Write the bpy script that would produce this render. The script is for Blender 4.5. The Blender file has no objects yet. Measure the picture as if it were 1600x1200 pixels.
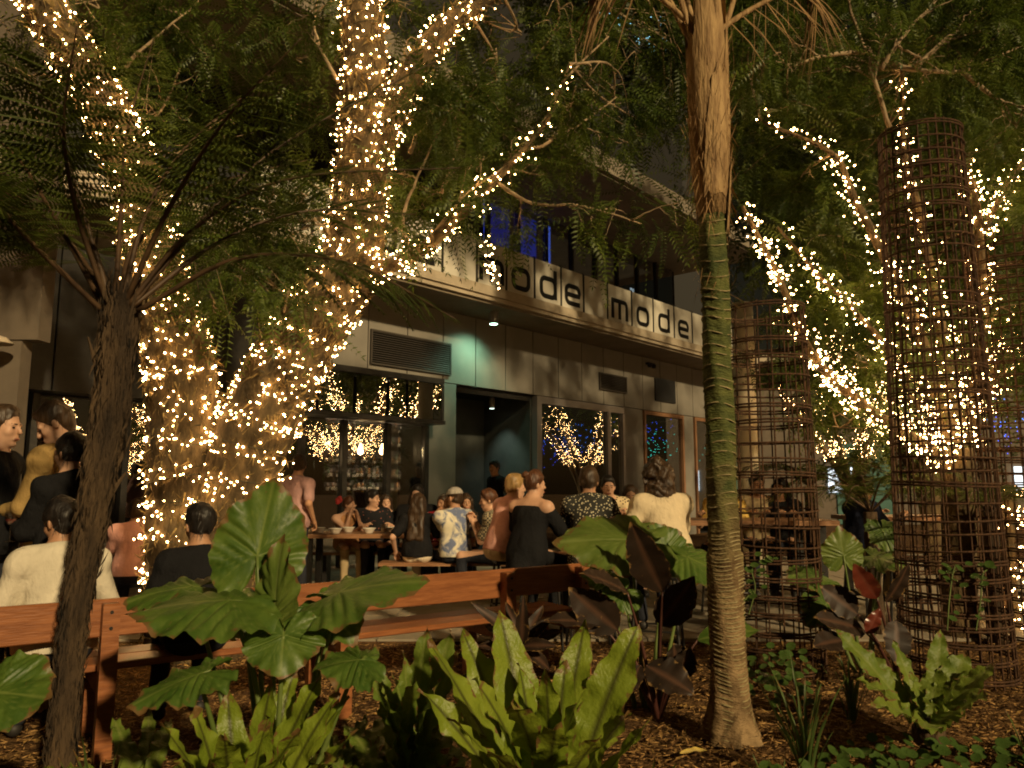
import bpy, math, random
import numpy as np
from mathutils import Vector, Matrix

SC = bpy.context.scene
COL = SC.collection
rnd = random.Random(11)
rng = np.random.default_rng(11)
R = math.radians

# ------------------------------------------------------------------ camera, sky, street light, exposure
CAMZ, PITCH = 1.38, math.atan(157 / 1200)
cam = bpy.data.cameras.new('camera'); cam.lens = 27; cam.sensor_width = 36; cam.clip_end = 400; cam.clip_start = .05
camo = bpy.data.objects.new('camera', cam); COL.objects.link(camo)
camo.location = (0, 0, CAMZ); camo.rotation_euler = (R(90) + PITCH, 0, 0)
SC.camera = camo

SUN_EL, SUN_AZ = R(26), R(33)          # warm street floodlight: behind the camera, to its right
w = bpy.data.worlds.new('World'); SC.world = w; w.use_nodes = True
nt = w.node_tree; bgn = nt.nodes['Background']
sky = nt.nodes.new('ShaderNodeTexSky'); sky.sky_type = 'NISHITA'; sky.sun_disc = False
sky.sun_elevation = SUN_EL; sky.sun_rotation = math.pi - SUN_AZ
tint = nt.nodes.new('ShaderNodeMix'); tint.data_type = 'RGBA'; tint.blend_type = 'MULTIPLY'; tint.inputs[0].default_value = 1; tint.inputs[7].default_value = (1, .60, .26, 1)   # city glow on a night sky
nt.links.new(sky.outputs[0], tint.inputs[6]); nt.links.new(tint.outputs[2], bgn.inputs[0]); bgn.inputs[1].default_value = .0028

sl = bpy.data.lights.new('sun', 'SUN'); sl.energy = 2.1; sl.angle = R(2.2); sl.color = (1, .75, .40)
so = bpy.data.objects.new('sun', sl); COL.objects.link(so)
sd = Vector((math.sin(SUN_AZ) * math.cos(SUN_EL), -math.cos(SUN_AZ) * math.cos(SUN_EL), math.sin(SUN_EL)))
so.rotation_euler = sd.to_track_quat('Z', 'Y').to_euler(); so.location = sd * 20

SC.view_settings.view_transform = 'Standard'; SC.view_settings.look = 'None'
SC.view_settings.exposure = .9; SC.view_settings.gamma = 1; SC.view_settings.use_curve_mapping = False
SC.cycles.use_denoising = True; SC.cycles.use_light_tree = True
SC.cycles.filter_width = 1.9; SC.cycles.max_bounces = 6; SC.cycles.transparent_max_bounces = 12; SC.cycles.sample_clamp_indirect = 3
SC.cycles.caustics_reflective = False; SC.cycles.caustics_refractive = False

# ------------------------------------------------------------------ geometry helpers
_r = np.array([1., 0, 0]); _f = np.array([0, math.cos(PITCH), math.sin(PITCH)]); _u = np.array([0, -math.sin(PITCH), math.cos(PITCH)])
CPOS = np.array([0, 0, CAMZ])
def ray(x, y): return _r * (x - 800) / 1200 + _u * (600 - y) / 1200 + _f
def at(x, y, Y):
    q = ray(x, y); return CPOS + q * (Y / q[1])
def ground_at(x, Y): p = at(x, 757, Y); return np.array([p[0], Y, 0.])
def unit(v):
    v = np.asarray(v, float); n = np.linalg.norm(v); return v / n if n > 1e-9 else v
def spline(P, n=8):
    P = [np.asarray(p, float) for p in P]
    if len(P) < 3: return np.array([P[0] + (P[-1] - P[0]) * t for t in np.linspace(0, 1, n + 1)])
    Q = [2 * P[0] - P[1]] + P + [2 * P[-1] - P[-2]]; out = []
    for i in range(1, len(Q) - 2):
        a, b, c, d = Q[i - 1:i + 3]
        for t in np.linspace(0, 1, n, endpoint=False):
            out.append(.5 * ((2 * b) + (c - a) * t + (2 * a - 5 * b + 4 * c - d) * t * t + (3 * b - a - 3 * c + d) * t ** 3))
    out.append(P[-1]); return np.array(out)
def frames(P):
    P = np.asarray(P, float); T = np.gradient(P, axis=0); T /= np.maximum(np.linalg.norm(T, axis=1, keepdims=True), 1e-9)
    n = unit(np.cross(T[0], [0.3, .2, 1] if abs(T[0][2]) < .9 else [1, 0, 0])); N = []
    for t in T:
        n = unit(n - t * (n @ t)); N.append(n)
    N = np.array(N); return T, N, np.cross(T, N)

class MB:
    def __init__(s): s.v = []; s.f = []; s.m = []; s.n = 0
    def add(s, V, F, m=0):
        s.v.append(np.asarray(V, float)); s.f += [tuple(i + s.n for i in q) for q in F]; s.m += [m] * len(F); s.n += len(V); return s
    def box(s, c, size, rz=0, m=0, M=None, taper=0):
        h = np.array(size) / 2; V = np.array([[x, y, z] for z in (-1, 1) for y in (-1, 1) for x in (-1, 1)]) * h
        if taper: V[4:, :2] *= 1 - taper
        if M is not None: V = V @ np.array(M).T
        if rz: ca, sa = math.cos(rz), math.sin(rz); V = V @ np.array([[ca, sa, 0], [-sa, ca, 0], [0, 0, 1]])
        return s.add(V + np.array(c), [(0, 2, 3, 1), (4, 5, 7, 6), (0, 1, 5, 4), (2, 6, 7, 3), (0, 4, 6, 2), (1, 3, 7, 5)], m)
    def bb(s, x0, x1, y0, y1, z0, z1, m=0): return s.box(((x0 + x1) / 2, (y0 + y1) / 2, (z0 + z1) / 2), (x1 - x0, y1 - y0, z1 - z0), m=m)
    def tube(s, P, r, k=6, m=0, cap=True, wob=0):
        P = np.asarray(P, float); n = len(P); r = np.broadcast_to(np.asarray(r, float), (n,)) if np.ndim(r) == 0 or len(r) == n else np.interp(np.linspace(0, 1, n), np.linspace(0, 1, len(r)), r)
        T, N, B = frames(P); a = np.arange(k) * 2 * math.pi / k
        rr = r[:, None] * (1 + (wob * rng.standard_normal((n, k)) if wob else 0))
        V = P[:, None] + rr[..., None] * (np.cos(a)[None, :, None] * N[:, None] + np.sin(a)[None, :, None] * B[:, None])
        F = [(i * k + j, i * k + (j + 1) % k, (i + 1) * k + (j + 1) % k, (i + 1) * k + j) for i in range(n - 1) for j in range(k)]
        if cap: F += [tuple(range(k))[::-1], tuple((n - 1) * k + j for j in range(k))]
        return s.add(V.reshape(-1, 3), F, m)
    def lathe(s, prof, c=(0, 0, 0), k=16, m=0):
        V = [(c[0] + q[0] * math.cos(j * 2 * math.pi / k), c[1] + q[0] * math.sin(j * 2 * math.pi / k), c[2] + q[1]) for q in prof for j in range(k)]
        n = len(prof); F = [(i * k + j, i * k + (j + 1) % k, (i + 1) * k + (j + 1) % k, (i + 1) * k + j) for i in range(n - 1) for j in range(k)]
        if prof[0][0] > 1e-4: F.append(tuple(range(k))[::-1])
        if prof[-1][0] > 1e-4: F.append(tuple((n - 1) * k + j for j in range(k)))
        return s.add(V, F, m)
    def arrays(s): return np.concatenate(s.v), s.f, s.m

ORG = {}
def fill_mesh(name, V, F):
    me = bpy.data.meshes.new(name); V = np.asarray(V, np.float32)
    if isinstance(F, np.ndarray):
        n, k = F.shape; me.vertices.add(len(V)); me.vertices.foreach_set('co', V.ravel()); me.loops.add(n * k)
        me.loops.foreach_set('vertex_index', F.astype(np.int32).ravel()); me.polygons.add(n)
        me.polygons.foreach_set('loop_start', np.arange(0, n * k, k, dtype=np.int32)); me.update(calc_edges=True)
    else: me.from_pydata(V.tolist(), [], F)
    return me
def mk(name, geo, mats, parent=None, smooth=False, kind=None, attr=None, label=None, cat=None, group=None, loc=None):
    if isinstance(geo, MB): V, F, mi = geo.arrays()
    else: V, F = geo[0], geo[1]; mi = geo[2] if len(geo) > 2 else None
    o3 = ORG.get(parent.name, np.zeros(3)) if parent else (np.zeros(3) if loc is None else np.asarray(loc, float))
    me = fill_mesh(name, np.asarray(V) - o3, F)
    for m in (mats if isinstance(mats, (list, tuple)) else [mats]): me.materials.append(m)
    if mi is not None and len(set(np.asarray(mi).tolist())) > 1: me.polygons.foreach_set('material_index', np.asarray(mi, np.int32))
    if smooth: me.polygons.foreach_set('use_smooth', np.ones(len(me.polygons), bool))
    if attr is not None:
        for an, av in zip(('vein', 'wear'), attr if isinstance(attr, (list, tuple)) else [attr]): a = me.attributes.new(an, 'FLOAT', 'POINT'); a.data.foreach_set('value', np.asarray(av, np.float32))
    o = bpy.data.objects.new(name, me); COL.objects.link(o)
    if parent: o.parent = parent; ORG[o.name] = o3
    elif loc is not None: o.location = loc; ORG[o.name] = o3
    if kind: o['kind'] = kind
    tag(o, label, cat, group); return o
def tag(o, label=None, cat=None, group=None):
    if label: o['label'] = label
    if cat: o['category'] = cat
    if group: o['group'] = group
    return o
def thing(name, label, cat, loc=(0, 0, 0), rz=0, group=None):
    o = bpy.data.objects.new(name, None); COL.objects.link(o); o.empty_display_size = .1
    o.location = loc; o.rotation_euler = (0, 0, rz); ORG[o.name] = np.zeros(3) if rz else np.asarray(loc, float)
    return tag(o, label, cat, group)
def inst(name, src, parent=None, M=None, kind=None):
    """one more object that shares src's mesh, placed by matrix M in its parent's space"""
    o = bpy.data.objects.new(name, src.data); COL.objects.link(o); o.parent = parent
    if M is not None: o.matrix_local = M
    return o
def copy_tree(o, loc, rz=None, label=None, parent=None):
    c = o.copy(); COL.objects.link(c); c.parent = parent
    if loc is not None: c.location = loc
    if rz is not None: c.rotation_euler[2] = rz
    if label: c['label'] = label
    for ch in o.children: copy_tree(ch, None, parent=c)
    return c
def scatter(tmpl, faces, T, M):
    """copies of a small template as one vertex/face array: T (n,3) places, M (n,3,3) frames"""
    n, k = len(T), len(tmpl); V = np.einsum('nij,kj->nki', M, tmpl) + T[:, None]
    F = faces[None] + (np.arange(n) * k)[:, None, None]
    return V.reshape(-1, 3), F.reshape(-1, faces.shape[1])
def rot_frames(X, Zh):
    """frames with x along X and z near Zh, columns are axes"""
    X = X / np.linalg.norm(X, axis=1, keepdims=True); Y = np.cross(Zh, X); Y /= np.maximum(np.linalg.norm(Y, axis=1, keepdims=True), 1e-6)
    return np.stack([X, Y, np.cross(X, Y)], axis=2)

# ------------------------------------------------------------------ materials
def pmat(name, c1, c2=None, rough=.6, scale=6, bump=0., bscale=None, spec=.4, metal=0, emit=None, estr=0, stretch=(1, 1, 1), detail=5, transl=0, coord='Object', ramp=(.35, .65), vein=None, rvar=0, veinmix=.7, bdist=.02):
    m = bpy.data.materials.new(name); m.use_nodes = True; N = m.node_tree.nodes; L = m.node_tree.links
    b = N['Principled BSDF']; out = N['Material Output']
    b.inputs['Roughness'].default_value = rough; b.inputs['Metallic'].default_value = metal; b.inputs['Specular IOR Level'].default_value = spec
    b.inputs['Base Color'].default_value = (*c1, 1)
    if c2 is not None or bump:
        tc = N.new('ShaderNodeTexCoord'); mp = N.new('ShaderNodeMapping'); mp.inputs['Scale'].default_value = stretch
        L.new(tc.outputs[coord], mp.inputs[0])
    col = None
    if c2 is not None:
        no = N.new('ShaderNodeTexNoise'); no.inputs['Scale'].default_value = scale; no.inputs['Detail'].default_value = detail; no.inputs['Roughness'].default_value = .62
        L.new(mp.outputs[0], no.inputs[0]); rp = N.new('ShaderNodeValToRGB')
        rp.color_ramp.elements[0].position = ramp[0]; rp.color_ramp.elements[1].position = ramp[1]
        rp.color_ramp.elements[0].color = (*c1, 1); rp.color_ramp.elements[1].color = (*c2, 1)
        L.new(no.outputs[0], rp.inputs[0]); col = rp.outputs[0]
        if rvar:
            mr = N.new('ShaderNodeMapRange'); mr.inputs[3].default_value = rough - rvar; mr.inputs[4].default_value = rough + rvar
            L.new(no.outputs[0], mr.inputs[0]); L.new(mr.outputs[0], b.inputs['Roughness'])
    if vein is not None:
        at_ = N.new('ShaderNodeAttribute'); at_.attribute_name = 'vein'; mx = N.new('ShaderNodeMix'); mx.data_type = 'RGBA'
        mu = N.new('ShaderNodeMath'); mu.operation = 'MULTIPLY'; mu.inputs[1].default_value = veinmix; L.new(at_.outputs['Fac'], mu.inputs[0])
        L.new(mu.outputs[0], mx.inputs[0]); mx.inputs[7].default_value = (*vein, 1)
        if col: L.new(col, mx.inputs[6])
        else: mx.inputs[6].default_value = (*c1, 1)
        col = mx.outputs[2]
        if c2 is not None:                      # browned tips, edges and spots
            wa = N.new('ShaderNodeAttribute'); wa.attribute_name = 'wear'; wn = N.new('ShaderNodeTexNoise'); wn.inputs['Scale'].default_value = 26; wn.inputs['Detail'].default_value = 5; L.new(mp.outputs[0], wn.inputs[0])
            s1 = N.new('ShaderNodeMath'); s1.operation = 'MULTIPLY_ADD'; s1.inputs[1].default_value = .34; L.new(wa.outputs['Fac'], s1.inputs[0]); L.new(wn.outputs[0], s1.inputs[2])
            s2 = N.new('ShaderNodeMapRange'); s2.inputs[1].default_value = .70; s2.inputs[2].default_value = .80; L.new(s1.outputs[0], s2.inputs[0]); m2 = N.new('ShaderNodeMix'); m2.data_type = 'RGBA'; m2.inputs[7].default_value = (.17, .10, .035, 1)
            L.new(s2.outputs[0], m2.inputs[0]); L.new(col, m2.inputs[6]); col = m2.outputs[2]
    if col: L.new(col, b.inputs['Base Color'])
    if bump:
        n2 = N.new('ShaderNodeTexNoise'); n2.inputs['Scale'].default_value = bscale or scale * 4; n2.inputs['Detail'].default_value = 4
        L.new(mp.outputs[0], n2.inputs[0]); bp = N.new('ShaderNodeBump'); bp.inputs['Strength'].default_value = bump; bp.inputs['Distance'].default_value = bdist
        L.new(n2.outputs[0], bp.inputs['Height']); L.new(bp.outputs[0], b.inputs['Normal'])
    if emit: b.inputs['Emission Color'].default_value = (*emit, 1); b.inputs['Emission Strength'].default_value = estr
    if transl:
        tr = N.new('ShaderNodeBsdfTranslucent'); ms = N.new('ShaderNodeMixShader'); ms.inputs[0].default_value = transl
        if col: L.new(col, tr.inputs[0])
        else: tr.inputs[0].default_value = (*c1, 1)
        L.new(b.outputs[0], ms.inputs[1]); L.new(tr.outputs[0], ms.inputs[2]); L.new(ms.outputs[0], out.inputs[0])
    return m
def glass(name, refl=.2, tint=(.6, .62, .62)):
    m = bpy.data.materials.new(name); m.use_nodes = True; N = m.node_tree.nodes; L = m.node_tree.links; N.remove(N['Principled BSDF'])
    t = N.new('ShaderNodeBsdfTransparent'); t.inputs[0].default_value = (*tint, 1); g = N.new('ShaderNodeBsdfGlossy'); g.inputs['Roughness'].default_value = .01
    g.inputs[0].default_value = (.95, .95, .95, 1); x = N.new('ShaderNodeMixShader'); x.inputs[0].default_value = refl
    L.new(t.outputs[0], x.inputs[1]); L.new(g.outputs[0], x.inputs[2]); L.new(x.outputs[0], N['Material Output'].inputs[0]); return m
def emat(name, c, s): return pmat(name, (.02, .02, .02), emit=c, estr=s)
def pattern_mat(name, base, spot, kind, scale, rough=.85, thr=.3):
    m = pmat(name, base, rough=rough, spec=.15); N = m.node_tree.nodes; L = m.node_tree.links; b = N['Principled BSDF']
    tc = N.new('ShaderNodeTexCoord'); mx = N.new('ShaderNodeMix'); mx.data_type = 'RGBA'; mx.inputs[6].default_value = (*base, 1); mx.inputs[7].default_value = (*spot, 1)
    lt = N.new('ShaderNodeMath'); lt.operation = 'LESS_THAN'; lt.inputs[1].default_value = thr
    if kind == 'dots':
        vo = N.new('ShaderNodeTexVoronoi'); vo.inputs['Scale'].default_value = scale; vo.inputs['Randomness'].default_value = .8
        L.new(tc.outputs['Object'], vo.inputs[0]); L.new(vo.outputs['Distance'], lt.inputs[0])
    elif kind == 'check':
        ck = N.new('ShaderNodeTexChecker'); ck.inputs['Scale'].default_value = scale; L.new(tc.outputs['Object'], ck.inputs[0]); L.new(ck.outputs['Fac'], lt.inputs[0])
    else:
        no = N.new('ShaderNodeTexNoise'); no.inputs['Scale'].default_value = scale; no.inputs['Detail'].default_value = 3; no.inputs['Distortion'].default_value = 1.2
        L.new(tc.outputs['Object'], no.inputs[0])
        if kind == 'dye':
            mr = N.new('ShaderNodeMapRange'); mr.inputs[1].default_value = .42; mr.inputs[2].default_value = .58; L.new(no.outputs[0], mr.inputs[0]); lt = mr
        else: L.new(no.outputs[0], lt.inputs[0])
    L.new(lt.outputs[0], mx.inputs[0]); L.new(mx.outputs[2], b.inputs['Base Color']); return m

M = {}
M['soil'] = pmat('mulch_soil', (.05, .026, .012), (.15, .085, .035), rough=.95, scale=9, bump=.9, bscale=30, spec=.1, bdist=.05)
M['chip'] = pmat('wood_chip', (.12, .06, .024), (.42, .25, .095), rough=.9, scale=30, spec=.15, ramp=(.4, .6))
M['dleaf'] = pmat('dry_leaf', (.14, .07, .025), (.40, .25, .08), rough=.8, scale=22, spec=.2)
M['paving'] = pmat('terrace_concrete', (.20, .17, .12), (.30, .25, .18), rough=.8, scale=2.5, bump=.2, bscale=60)
M['clad'] = pmat('cladding_panel', (.18, .168, .145), (.24, .222, .19), rough=.55, scale=1.6, bump=.05, bscale=30, rvar=.12, ramp=(.3, .75))
M['conc2'] = pmat('shaded_slab_concrete', (.17, .145, .11), (.23, .195, .145), rough=.85, scale=3)  # darker copy of the slab concrete: shade on the upper slab put into its colour
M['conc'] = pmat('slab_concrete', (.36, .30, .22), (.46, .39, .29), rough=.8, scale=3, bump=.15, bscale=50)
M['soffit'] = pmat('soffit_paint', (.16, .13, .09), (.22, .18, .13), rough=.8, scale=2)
M['dark'] = pmat('dark_metal', (.018, .017, .016), (.03, .028, .025), rough=.4, scale=10, spec=.4)
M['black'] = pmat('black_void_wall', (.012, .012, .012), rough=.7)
M['recess'] = pmat('recess_board', (.055, .062, .056), (.075, .08, .072), rough=.6, scale=3)
M['alu'] = pmat('aluminium_frame', (.30, .28, .27), rough=.4, metal=.5)
M['timber'] = pmat('timber_frame', (.20, .10, .05), (.30, .16, .08), rough=.5, scale=6, stretch=(8, 8, 1))
M['glass'] = glass('window_glass', .34)
M['mirror'] = glass('dark_transom_glass', .62, (.25, .25, .25))
M['panel'] = pmat('sign_panel_film', (.56, .535, .46), (.62, .59, .51), rough=.5, scale=2)
M['letter'] = pmat('black_letter_vinyl', (.008, .008, .008), rough=.5)
M['render'] = pmat('painted_render', (.10, .08, .06), (.13, .105, .078), rough=.85, scale=2.5, bump=.15, bscale=90)
M['wood'] = pmat('oiled_hardwood', (.16, .052, .018), (.31, .115, .038), rough=.38, scale=5, stretch=(1, 9, 9), bump=.12, bscale=16, spec=.5, ramp=(.3, .7), rvar=.08)
M['tablewood'] = pmat('table_timber', (.20, .10, .05), (.32, .17, .085), rough=.4, scale=5, stretch=(1, 9, 9))
M['bark'] = pmat('fibrous_bark', (.024, .015, .008), (.085, .053, .026), rough=.95, scale=7, stretch=(1, 1, .25), bump=1, bscale=22, bdist=.04)
M['figbark'] = pmat('root_bark', (.045, .03, .013), (.15, .10, .045), rough=.95, scale=9, stretch=(1, 1, .4), bump=1, bscale=25, bdist=.03)
M['twig'] = pmat('pale_twig', (.24, .17, .10), (.38, .28, .17), rough=.8, scale=9)
M['rust'] = pmat('rusty_steel', (.030, .016, .009), (.105, .052, .026), rough=.85, scale=14, bump=.4, bscale=60, spec=.25)
M['bulb'] = emat('warm_bulb', (1, .57, .21), 27)
M['wire'] = pmat('green_wire', (.03, .035, .02), rough=.6)
M['ceramic'] = pmat('white_ceramic', (.72, .68, .6), rough=.25)
M['drink'] = glass('drinking_glass', .22, (.9, .9, .88))
M['steel'] = pmat('black_steel', (.02, .018, .016), rough=.45, metal=.3)
# foliage
M['fine'] = pmat('feathery_leaf', (.034, .060, .008), (.115, .155, .022), rough=.45, scale=1.3, transl=.35, spec=.35)
M['fine2'] = pmat('small_oval_leaf', (.022, .040, .008), (.065, .085, .015), rough=.4, scale=1.3, transl=.3, spec=.4)
M['fern'] = pmat('tree_fern_leaf', (.038, .058, .009), (.105, .135, .02), rough=.55, scale=2, transl=.45, spec=.3)
M['stipe'] = pmat('fern_stipe', (.035, .018, .008), (.08, .045, .02), rough=.6, scale=12)
M['ear'] = pmat('elephant_ear_leaf', (.050, .105, .014), (.110, .175, .026), rough=.46, scale=7, transl=.3, vein=(.20, .26, .06), spec=.5, bump=.15, bscale=30)
M['eary'] = pmat('pale_elephant_ear_leaf', (.11, .17, .03), (.17, .23, .045), rough=.4, scale=5, transl=.4, vein=(.24, .30, .09), spec=.45, bump=.15, bscale=30)
M['nest'] = pmat('nest_fern_leaf', (.16, .225, .018), (.25, .31, .034), rough=.42, scale=3, transl=.32, vein=(.035, .03, .012), veinmix=.85, spec=.4, bump=.35, bscale=45)
M['nest2'] = pmat('crinkled_nest_fern_leaf', (.10, .155, .02), (.19, .24, .035), rough=.48, scale=3, transl=.28, vein=(.22, .26, .07), veinmix=.6, spec=.35, bump=.35, bscale=45)
M['maroon'] = pmat('dark_philodendron_leaf', (.014, .010, .007), (.034, .020, .013), rough=.5, scale=4, transl=.08, vein=(.10, .05, .03), spec=.22)
M['redleaf'] = pmat('red_philodendron_leaf', (.11, .022, .014), (.16, .035, .02), rough=.3, scale=4, transl=.2, vein=(.2, .06, .04), spec=.5)
M['lily'] = pmat('strap_lily_leaf', (.03, .07, .014), (.09, .15, .03), rough=.4, scale=4, transl=.3, vein=(.12, .17, .05), spec=.4)
M['round'] = pmat('glossy_round_leaf', (.035, .075, .014), (.08, .13, .03), rough=.3, scale=6, transl=.25, spec=.5)
M['stalk'] = pmat('green_stalk', (.08, .12, .025), (.13, .17, .045), rough=.45, scale=6)
M['dstalk'] = pmat('dark_stalk', (.05, .018, .014), (.08, .03, .02), rough=.4, scale=6)
M['palmg'] = pmat('green_palm_stem', (.045, .06, .018), (.115, .125, .035), rough=.5, scale=5, stretch=(1, 1, 2.5), bump=.2, bscale=30)
M['palmw'] = pmat('woody_palm_trunk', (.17, .105, .05), (.34, .235, .125), rough=.9, scale=7, stretch=(1, 1, 3), bump=.7, bscale=40, bdist=.03)
M['scar'] = pmat('palm_leaf_scar', (.22, .18, .085), (.32, .26, .13), rough=.8, scale=20)
M['husk'] = pmat('palm_husk', (.21, .125, .055), (.42, .28, .13), rough=.8, scale=6, stretch=(4, 4, .7), bump=.6, bscale=18)
M['fibre'] = pmat('brown_palm_fibre', (.20, .11, .045), (.40, .25, .11), rough=.95, scale=20)
M['deadleaf'] = pmat('brown_palm_leaflet', (.16, .09, .035), (.28, .17, .07), rough=.8, scale=5)

def palm_material():
    m = pmat('ringed_palm_trunk', (.045, .06, .018), (.115, .125, .035), rough=.75, scale=5, stretch=(1, 1, 2.5), bump=.8, bscale=40, spec=.2); N = m.node_tree.nodes; L = m.node_tree.links; b = N['Principled BSDF']
    green = b.inputs['Base Color'].links[0].from_socket; tc = next(n for n in N if n.type == 'TEX_COORD'); sp = N.new('ShaderNodeSeparateXYZ'); L.new(tc.outputs['Object'], sp.inputs[0])
    no = N.new('ShaderNodeTexNoise'); no.inputs['Scale'].default_value = 9; no.inputs['Detail'].default_value = 6; L.new(tc.outputs['Object'], no.inputs[0])
    rp = N.new('ShaderNodeValToRGB'); rp.color_ramp.elements[0].color = (.09, .055, .025, 1); rp.color_ramp.elements[1].color = (.33, .225, .115, 1); rp.color_ramp.elements[0].position = .35; rp.color_ramp.elements[1].position = .68; L.new(no.outputs[0], rp.inputs[0])
    ad = N.new('ShaderNodeMath'); ad.operation = 'MULTIPLY_ADD'; ad.inputs[1].default_value = 1.6; L.new(no.outputs[0], ad.inputs[0]); L.new(sp.outputs[2], ad.inputs[2])
    mr = N.new('ShaderNodeMapRange'); mr.inputs[1].default_value = 1.55; mr.inputs[2].default_value = 2.35; L.new(ad.outputs[0], mr.inputs[0]); mx = N.new('ShaderNodeMix'); mx.data_type = 'RGBA'
    L.new(mr.outputs[0], mx.inputs[0]); L.new(rp.outputs[0], mx.inputs[6]); L.new(green, mx.inputs[7]); L.new(mx.outputs[2], b.inputs['Base Color']); return m
M['palm'] = palm_material()
M['rootlet'] = pmat('golden_rootlet', (.12, .08, .03), (.34, .24, .09), rough=.9, scale=30)
# ------------------------------------------------------------------ ground and terrace
xs = np.concatenate([np.linspace(-90, -6, 12), np.linspace(-5.5, 5.5, 90), np.linspace(6, 90, 12)])
ys = np.concatenate([np.linspace(-60, 0, 8), np.linspace(.6, 7.5, 64), np.linspace(8, 100, 12)])
gx, gy = np.meshgrid(xs, ys, indexing='ij'); nx, ny = gx.shape
gz = .016 * np.sin(gx * 5.1 + 2 * np.sin(gy * 2.3)) * np.sin(gy * 4.3 + gx) + .012 * rng.standard_normal(gx.shape)
gz *= (np.abs(gx) < 5.6) & (gy > .5) & (gy < 6.9); gz -= .012
V = np.stack([gx, gy, gz], -1).reshape(-1, 3); ii = (np.arange(nx - 1)[:, None] * ny + np.arange(ny - 1)[None]).ravel()
mk('ground', (V, np.stack([ii, ii + ny, ii + ny + 1, ii + 1], 1)), M['soil'], smooth=True, kind='structure')
ter = mk('terrace', MB().bb(-9, 14, 7.0, 24, -.2, .004), M['soil'], kind='structure')
pv = None
for i in range(13):
    for j in range(7):
        c = (-6.6 + 1.2 * i, 7.62 + 1.2 * j, .012 + rnd.uniform(-.003, .003))
        if pv is None: pv = mk('paver', MB().box((0, 0, 0), (1.188, 1.188, .03)), M['paving'], ter); pv.location = c
        else: inst('paver', pv, ter, Matrix.Translation(c))

# ------------------------------------------------------------------ restaurant building (local: x along facade, y into the building)
F0 = at(500, 757, 12.5); F0[2] = 0
_d = ray(1860, 757); FU = unit([_d[0], _d[1], 0]); FN = np.array([FU[1], -FU[0], 0]); FROT = math.atan2(FU[1], FU[0])
bld = thing('restaurant_building', 'grey panelled two storey restaurant with a lettered balcony and lit windows', 'building', tuple(F0), FROT)
ORG[bld.name] = np.zeros(3)
def fw(u, y, z): return F0 + FU * u - FN * y + np.array([0, 0, z])     # facade coordinates to world
def part(name, mb, m, parent=bld, **k): return mk(name, mb, m, parent, **k)
part('wall', MB().bb(-6, 14.4, .07, .35, 3.36, 4.72).bb(2.34, 3.06, .07, .4, 0, 3.36).bb(9.02, 9.86, .07, .4, 0, 3.36).bb(12.05, 12.6, .07, .4, 0, 3.36).bb(14.2, 14.4, .07, 6, 0, 3.36)
     .bb(-6, -5.3, .07, .4, 0, 3.36), M['dark'])
for u0 in np.arange(-5.4, 14.4, .9):                       # upper row of cladding
    part('wall_panel', MB().bb(u0 + .01, min(u0 + .885, 14.4), .0, .06, 3.32, 4.71), M['clad'])
for a, b in ((2.34, 3.06), (9.02, 9.86), (12.05, 12.58)):
    part('wall_panel', MB().bb(a, b, .003, .06, 0, 3.305), M['clad'])
M['louvre'] = pmat('louvre_paint', (.05, .042, .034), rough=.6)
def louvre(u0, u1, z0, z1, n):
    o = part('vent_louvre', MB().bb(u0, u1, -.05, -.004, z0, z0 + .03).bb(u0, u1, -.05, -.004, z1 - .03, z1).bb(u0, u0 + .03, -.05, -.004, z0 + .03, z1 - .03).bb(u1 - .03, u1, -.05, -.004, z0 + .03, z1 - .03)
             .bb(u0 + .03, u1 - .03, -.012, -.004, z0 + .03, z1 - .03, m=1), [M['louvre'], M['black']])
    h = (z1 - z0 - .06) / n
    for i in range(n):
        c = ((u0 + u1) / 2, -.03, z0 + .03 + h * (i + .5))
        part('slat', MB().box(c, (u1 - u0 - .06, .03, h * .30), M=np.array(Matrix.Rotation(R(-28), 3, 'X'))), M['louvre'], o)
louvre(.93, 2.88, 3.46, 4.08, 14); louvre(7.88, 9.08, 3.66, 4.08, 9)
part('vent_hatch', MB().bb(10.48, 11.54, -.04, -.004, 3.6, 4.22), M['black'])
part('camera_bracket', MB().box((10.2, -.06, 4.55), (.3, .1, .05)).lathe([(.05, -.05), (.06, .03), (.02, .06)], (10.1, -.1, 4.5), 10).lathe([(.05, -.05), (.06, .03), (.02, .06)], (10.32, -.1, 4.5), 10), M['black'])
# first floor slab, soffit, balcony sign
part('balcony_slab', MB().bb(-6, 14.8, -1.06, 1.5, 4.78, 5.02).bb(-6, 14.8, -1.10, -1.062, 4.86, 5.04), M['conc'])
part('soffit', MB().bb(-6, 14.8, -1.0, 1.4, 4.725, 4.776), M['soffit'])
def ribbon(path, wd, closed, y0, y1):
    P = np.asarray(path, float); n = len(P)
    if closed: T = np.roll(P, -1, 0) - np.roll(P, 1, 0)
    else: T = np.gradient(P, axis=0)
    T /= np.linalg.norm(T, axis=1, keepdims=True); Nn = np.stack([-T[:, 1], T[:, 0]], 1) * wd / 2
    A, B = P + Nn, P - Nn; V = []
    for y in (y0, y1):
        for Q in (A, B): V += [(q[0], y, q[1]) for q in Q]
    F = []
    for i in range(n if closed else n - 1):
        j = (i + 1) % n; F += [(i, j, n + j, n + i), (2 * n + i, 3 * n + i, 3 * n + j, 2 * n + j), (i, 2 * n + i, 2 * n + j, j), (n + i, n + j, 3 * n + j, 3 * n + i)]
    if not closed: F += [(0, n, 3 * n, 2 * n), (n - 1, 3 * n - 1, 4 * n - 1, 2 * n - 1)]
    return V, F
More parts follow.
